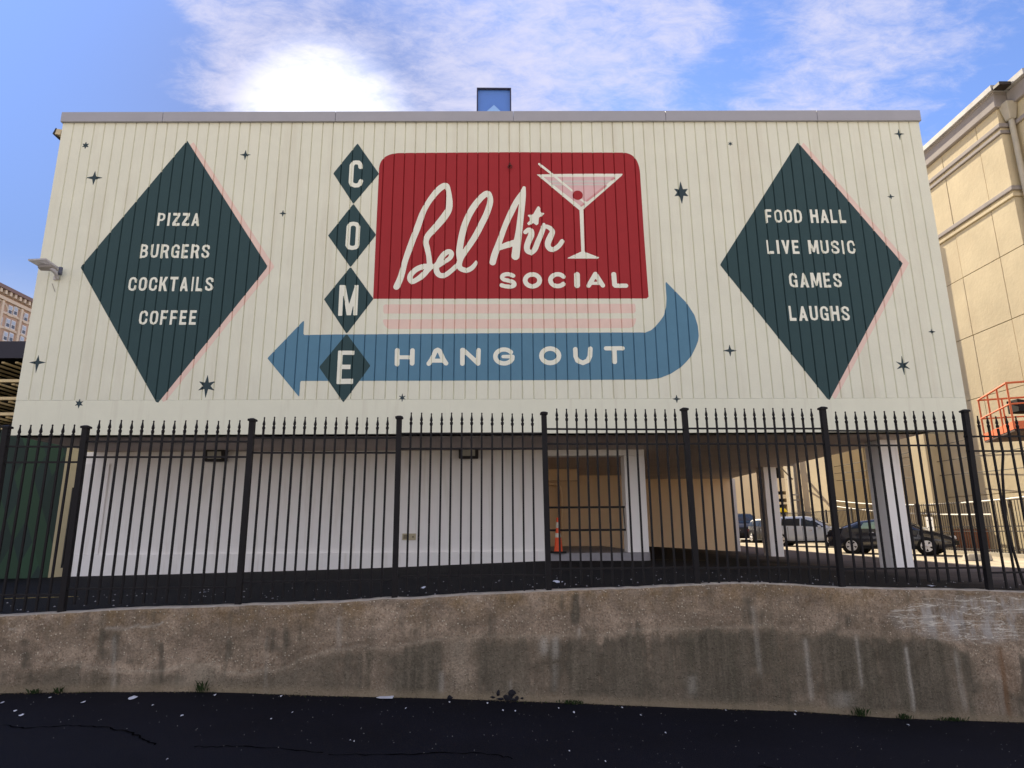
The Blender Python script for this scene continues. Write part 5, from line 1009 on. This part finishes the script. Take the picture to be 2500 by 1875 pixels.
L.new(rp_.outputs[0], p_.inputs['Base Color'])
GY = 17.6; gtop = PY(20, 1050, GY).z
tag(MB().box(-22, -11.47, GY, GY + .25, .5, gtop).build('green_wall', gm), 'dark green wall painted with overlapping lozenges left of the white wall', 'wall')
sgm = mat('green_step_edge', (.05, .12, .05), rough=.7)
PW = thing('tan_pillar', 'narrow tan masonry pillar between the green wall and the white wall', 'pillar')
pil = mat('olive_tan_masonry', (.44, .38, .24), rough=.85, var=.08, bump=.2); pil2 = mat('olive_masonry', (.30, .27, .15), rough=.85, var=.08)
MB().box(-11.45, -10.98, 17.2, 17.5, .55, 4.3).build('shaft', pil, PW, bevel=.01); MB().box(-10.97, -10.3, 17.45, 17.6, .55, 4.3).build('return', pil2, PW)
GF = thing('metal_gate', 'narrow dark metal gate between the tan pillar and the white wall', 'gate')
for (u0, u1, z0, z1) in [(-11.0, -10.68, PY(165, 1190, 16.9).z - .03, PY(165, 1190, 16.9).z), (-11.0, -10.68, PY(140, 1387, 16.9).z, PY(140, 1387, 16.9).z + .06), (-11.0, -10.97, PY(140, 1387, 16.9).z, PY(165, 1190, 16.9).z), (-10.9, -10.88, PY(140, 1387, 16.9).z, PY(165, 1190, 16.9).z), (-10.72, -10.68, PY(140, 1387, 16.9).z, PY(165, 1190, 16.9).z)]:
    MB().box(u0, u1, 16.95, 17.0, z0, z1).build('bar', blk, GF)
# brick tower far away on the left
brk = mat('far_brick', (.50, .35, .27), rough=.9, var=.12, scale=.6); stn = mat('far_stone_trim', (.66, .55, .44), rough=.9, var=.1); gls = mat('far_window_glass', (.42, .50, .62), rough=.5, spec=.4); frw = mat('far_white_frame', (.65, .65, .68), rough=.6); cop = mat('far_dark_cornice', (.22, .15, .14), rough=.8)
BT = thing('brick_tower', 'distant pinkish brick apartment block with stone trim and pale windows at far left', 'building')
# its street front is the plane that recedes to the right: work in a local frame on the photo line (0,697)-(85,737)
A = PY(0, 697, 150); Bp = PY(85, 737, 180); dd = (Bp - A); topd = (dd.z) ; dd.z = 0; Lt = dd.length; dd.normalize(); nn = Vector((dd.y, -dd.x, 0)); zt0 = A.z
# choose depth of the far end so that the roofline is level
Yf = 150
for _ in range(80):
    q_ = PY(85, 737, Yf)
    if q_.z < zt0: Yf += 1.0
Bp = PY(85, 737, Yf); dd = Vector((Bp.x - A.x, Bp.y - A.y, 0)); Lt = dd.length; dd.normalize(); nn = Vector((dd.y, -dd.x, 0))
nn = nn if nn.y < 0 else -nn
def tb(s_, z, o_=0): return Vector((A.x, A.y, z)) + dd * s_ + nn * o_
def tbox(s0, s1, z0, z1, o0, o1, nm, m, par=BT): 
    return MB().hexa([tb(s0, z0, o1), tb(s1, z0, o1), tb(s1, z0, o0), tb(s0, z0, o0), tb(s0, z1, o1), tb(s1, z1, o1), tb(s1, z1, o0), tb(s0, z1, o0)]).build(nm, m, par)
tbox(-60, Lt + 14, 1, zt0 - .8, -40, 0, 'wall', brk); tbox(-60, Lt + 15, zt0 - .9, zt0, -40, 1.6, 'cornice', cop); tbox(-60, Lt + 14, zt0 - 3.2, zt0 - 2.4, 0, .7, 'stone_band', stn)
def sAt(px, py):                              # where the ray meets the tower's front
    r = Vector(ray(px, py)); o_ = Vector((0, 0, CAMZ)); k_ = (A - o_).dot(nn) / r.dot(nn); q = o_ + r * k_; return (q - A).dot(dd), q.z
wins_ = [(23, 757, 32, 114), (36, 760, 10, 0), (61, 775, 0, 0), (17, 789, 0, 0), (30, 794, 0, 0), (56, 806, 0, 0), (11, 821, 0, 0), (25, 824, 0, 0), (-2, 784, 0, 0), (51, 832, 0, 0)]
for (a_, b_, _, _) in wins_:
    s_, z_ = sAt(a_, b_); wv = .66; hv = 1.15
    fr = tbox(s_ - wv, s_ + wv, z_ - hv, z_ + hv, 0, .25, 'window', frw); tbox(s_ - wv + .2, s_ + wv - .2, z_ + .1, z_ + hv - .25, .25, .3, 'pane', gls, fr); tbox(s_ - wv + .2, s_ + wv - .2, z_ - hv + .25, z_ - .1, .25, .3, 'pane', mat('far_dark_glass', (.10, .12, .16), rough=.3), fr)
    tbox(s_ - wv - .2, s_ + wv + .2, z_ - hv - .45, z_ - hv - .03, 0, .4, 'window_sill', stn)
for s0 in np.arange(-12, Lt + 10, 6.4):
    P = [tb(s0 + 2.6 * math.cos(t), zt0 - 5.2 + 1.7 * math.sin(t), .02) for t in np.linspace(0, math.pi, 9)]; MB().tube(P, .3, 5).build('arch_trim', stn, BT)
for s0 in np.arange(-14, Lt + 10, 1.6): tbox(s0, s0 + .7, zt0 - 1.9, zt0 - .92, 0.01, 1.3, 'corbel', stn)
for z_ in (sAt(20, 805)[1], sAt(20, 772)[1] + .4): tbox(-60, Lt + 14, z_ - .25, z_ + .25, 0, .3, 'stone_band', stn)
for s0 in (sAt(45, 790)[0], sAt(-5, 790)[0]): tbox(s0 - .35, s0 + .35, 2, zt0 - 3.3, .01, .5, 'stone_pier', stn)

# ---------------------------------------------------------------- small things: litter, weeds, paint line
paper = mat('white_paper', (.62, .64, .70), rough=.8); leafm = mat('weed_green', (.022, .042, .010), rough=.8, var=.4, scale=20); yline = mat('faded_yellow_paint', (.38, .28, .08), rough=.9, var=.35, scale=20)
def scrap(px, py, wpx, hpx, lab, grp=None, z=None, m=paper, ri=5):
    zg = 0.0 if z is None else z
    for _ in range(6):
        q = PZ(px, py, zg); zg = (interp(q.x, botz) if z is None else hz(q.x, q.y)) + .006
    e = PZ(px + wpx / 2, py, zg); f_ = PZ(px, py - hpx / 2, zg); rx = (e - q).length; ryy = (f_ - q).length; mb = MB(); k = 9; rr = random.Random(ri + int(px))
    ring = [(q.x + rx * math.cos(a) * rr.uniform(.7, 1.1), q.y + ryy * math.sin(a) * rr.uniform(.7, 1.1), zg + rr.uniform(.0, .012)) for a in [2 * math.pi * i / k for i in range(k)]]
    mb.add([(q.x, q.y, zg + .01)] + ring, [(0, 1 + i, 1 + (i + 1) % k) for i in range(k)]); o = mb.build('litter', m); tag(o, lab, 'litter', grp)
scrap(940, 1703.5, 48, 9, 'largest white paper scrap lying against the foot of the wall', None); scrap(323, 1704.5, 21, 7, 'flat oval white scrap on the dark asphalt at left', None)
for q in [(5, 1717, 5, 4), (51, 1747, 10, 4), (37, 1736, 6, 3), (203, 1715, 6, 5), (121, 1704, 6, 3), (444, 1748, 7, 4), (524, 1698, 6, 4), (687, 1700, 5, 4), (714, 1740, 4, 3), (373, 1723, 4, 3), (991, 1730, 4, 4), (1228, 1735.5, 5, 3), (1258, 1736.5, 5, 3), (1364, 1729, 4, 4), (1401, 1740, 5, 4), (1519, 1728, 4, 4), (1097, 1715, 6, 3), (1190, 1717, 5, 3), (662, 1756, 4, 3), (1941, 1745, 4, 3), (1943, 1737, 4, 3), (1625, 1790, 4, 4), (1478, 1860, 4, 3), (1390, 1835, 4, 3), (408, 1855, 4, 3), (855, 1808, 4, 3), (864, 1811, 4, 3), (2217, 1770, 4, 3), (1565, 1747, 5, 3), (1773, 1735, 4, 3)]:
    scrap(*q, 'tiny pale scrap or pebble scattered on the dark asphalt', 'pale scraps scattered on the asphalt')
rr = random.Random(3)
mb = MB()
for _ in range(420):                                                   # uncountable crumbs of grit
    q = PZ(rr.uniform(0, 2500), 1700 + 175 * rr.random() ** 1.5, 0.0); s_ = rr.uniform(.0015, .0045); z_ = interp(q.x, botz); 
    if q.y > Yw(q.x) - .05: continue
    mb.add([(q.x - s_, q.y - s_, z_ + .004), (q.x + s_, q.y - s_, z_ + .004), (q.x + s_ * .6, q.y + s_, z_ + .004), (q.x, q.y, z_ + .004 + s_)], [(0, 1, 3), (1, 2, 3), (2, 0, 3), (0, 2, 1)])
mb.build('grit', mat('pale_grit', (.35, .34, .33), rough=.9), kind='stuff')
mb = MB()
for _ in range(260):
    x = rr.uniform(-7, 8.5); y = Yw(x) + .3 + 2.6 * rr.random() ** 1.3; s_ = rr.uniform(.004, .014); z_ = hz(x, y); mb.add([(x - s_, y - s_, z_ + .006), (x + s_, y - s_, z_ + .006), (x + s_ * .6, y + s_, z_ + .006), (x, y, z_ + .006 + s_)], [(0, 1, 3), (1, 2, 3), (2, 0, 3), (0, 2, 1)])
mb.build('grit', mat('pale_grit2', (.30, .29, .30), rough=.9), kind='stuff')
for i, (a_, b_, w_, h_, lb_) in enumerate([(1362, 1421, 26, 6, 'scatter of white scraps behind the middle fence post'), (1035, 1435, 10, 5, 'small white scrap behind the fence left of the middle post'), (495, 1447, 16, 3, 'thin white stick of litter behind the fence below the white wall'), (2276, 1431, 9, 3, 'white wrapper on the pavement behind the right part of the fence'), (2402, 1441, 10, 4, 'white scrap at the foot of the rightmost fence post')]): scrap(a_, b_, w_, h_, lb_, z=1.1, ri=i)
for nm_, cc in (('dirt_crumbs', (.16, .12, .08)), ('dark_crumbs', (.03, .025, .018)), ('moss_crumbs', (.05, .07, .02))):      # silt, crumbs and moss gathered along the seam
    mb = MB()
    for _ in range(900 if nm_ != 'moss_crumbs' else 500):
        x = rr.uniform(-6, 7.5)
        if math.sin(x * 2.3) + math.sin(x * 5.1 + 1) + rr.uniform(-1, 1.4) < 0: continue
        y = Yw(x) - .012 - abs(rr.gauss(0, .035)); s_ = rr.uniform(.003, .010); z_ = interp(x, botz); a = rr.uniform(0, 6)
        mb.add([(x - s_ * math.cos(a), y - s_ * math.sin(a), z_ + .004), (x + s_ * math.cos(a), y + s_ * math.sin(a), z_ + .004), (x + s_ * .5, y + s_, z_ + .004), (x, y, z_ + .004 + s_ * rr.uniform(.6, 1.4))], [(0, 1, 3), (1, 2, 3), (2, 0, 3), (0, 2, 1)])
    mb.build('seam_debris', mat(nm_, cc, rough=1), kind='stuff')
def weed(px, py, wpx, hpx, lab):
    p = PF(px, py, WALL_OFF - .03); mb = MB(); rr = random.Random(int(px)); wm_ = wpx / 190; hm = hpx / 190
    for _ in range(int(26 + wpx)):
        x = p.x + rr.gauss(0, wm_ * .3); y = Yw(x) - .02 - rr.uniform(0, .05); z = interp(x, botz); h = hm * rr.uniform(.35, 1.1); a = rr.uniform(0, 6.28); l = h * rr.uniform(.3, .8); wq = rr.uniform(.004, .009)
        tip = Vector((x + l * math.cos(a), y - abs(l * math.sin(a)) * .6, z + h)); m_ = Vector((x, y, z)).lerp(tip, .55) + Vector((0, 0, h * .15)); sd_ = Vector((-math.sin(a), math.cos(a), 0)) * wq
        mb.add([Vector((x, y, z)), m_ + sd_, tip, m_ - sd_], [(0, 1, 2, 3)])
    tag(mb.build('weed', leafm), lab, 'weed', 'weeds along the foot of the wall')
for q in [(88, 1692, 16, 12, 'small weed tuft at the wall foot, leftmost'), (143, 1690, 14, 14, 'weed tuft at the wall foot just right of the leftmost one'), (495, 1686, 18, 26, 'taller weed tuft below the pale patch at the wall foot'), (1395, 1716, 40, 10, 'low mossy weed strip at the wall foot right of the black smear'), (2100, 1748, 26, 22, 'leafy weed at the wall foot toward the right'), (2205, 1752, 26, 13, 'flat weed tuft at the wall foot, second from the right'), (2330, 1760, 50, 9, 'thin weed strip at the wall foot, rightmost')]: weed(*q)
# black sealant smear on the wall foot
mb = MB(); rr = random.Random(5); smear = mat('black_sealant', (.006, .006, .012), rough=.6)
for (cx_, cy_, rx, ry_) in [(1216, 1693, 4, 8), (1248, 1694, 10, 10), (1238, 1703, 10, 7), (1203, 1702, 6, 3), (1222, 1706, 9, 3), (1262, 1703, 5, 4), (1275, 1705, 4, 3), (1250, 1708, 20, 4), (1098, 1703, 7, 5)]:
    c = PF(cx_, cy_, WALL_OFF - .014); k = 10; ring = [c + Vector((rx / 190 * math.cos(a) * rr.uniform(.6, 1.1), rr.uniform(-.001, .001), ry_ / 190 * math.sin(a) * rr.uniform(.6, 1.1))) for a in [2 * math.pi * i / k for i in range(k)]]
    mb.add([c - Vector((0, .004, 0))] + ring, [(0, 1 + i, 1 + (i + 1) % k) for i in range(k)])
mb.build('sealant_smear', smear, RWALL)
# faded yellow bay line behind the fence at far left
mb = MB()
a_, b_ = PZ(5, 1454, 1.0), PZ(190, 1455, 1.0); n_ = 12
for i in range(n_):
    u0, u1 = i / n_, (i + .93) / n_; A_ = a_.lerp(b_, u0); C_ = a_.lerp(b_, u1); th = .06 + .02 * math.sin(i * 2.1)
    mb.add([(A_.x, A_.y, hz(A_.x, A_.y) + .006), (C_.x, C_.y, hz(C_.x, C_.y) + .006), (C_.x, C_.y + th, hz(C_.x, C_.y + th) + .006), (A_.x, A_.y + th, hz(A_.x, A_.y + th) + .006)], [(0, 1, 2, 3)])
mb.build('painted_line', yline, kind='structure')
# thin pale line along the wall foot under the soffit
mb = MB()
for i in range(10):
    x0 = 3.95 + i * .55; mb.add([(x0, 17.2 + i * .1, hz(x0, 17.2) + .005), (x0 + .5, 17.3 + i * .1, hz(x0 + .5, 17.3) + .005), (x0 + .5, 17.34 + i * .1, hz(x0 + .5, 17.3) + .005), (x0, 17.24 + i * .1, hz(x0, 17.2) + .005)], [(0, 1, 2, 3)])
mb.build('painted_line', yline, kind='structure')

S.render.engine = 'CYCLES'
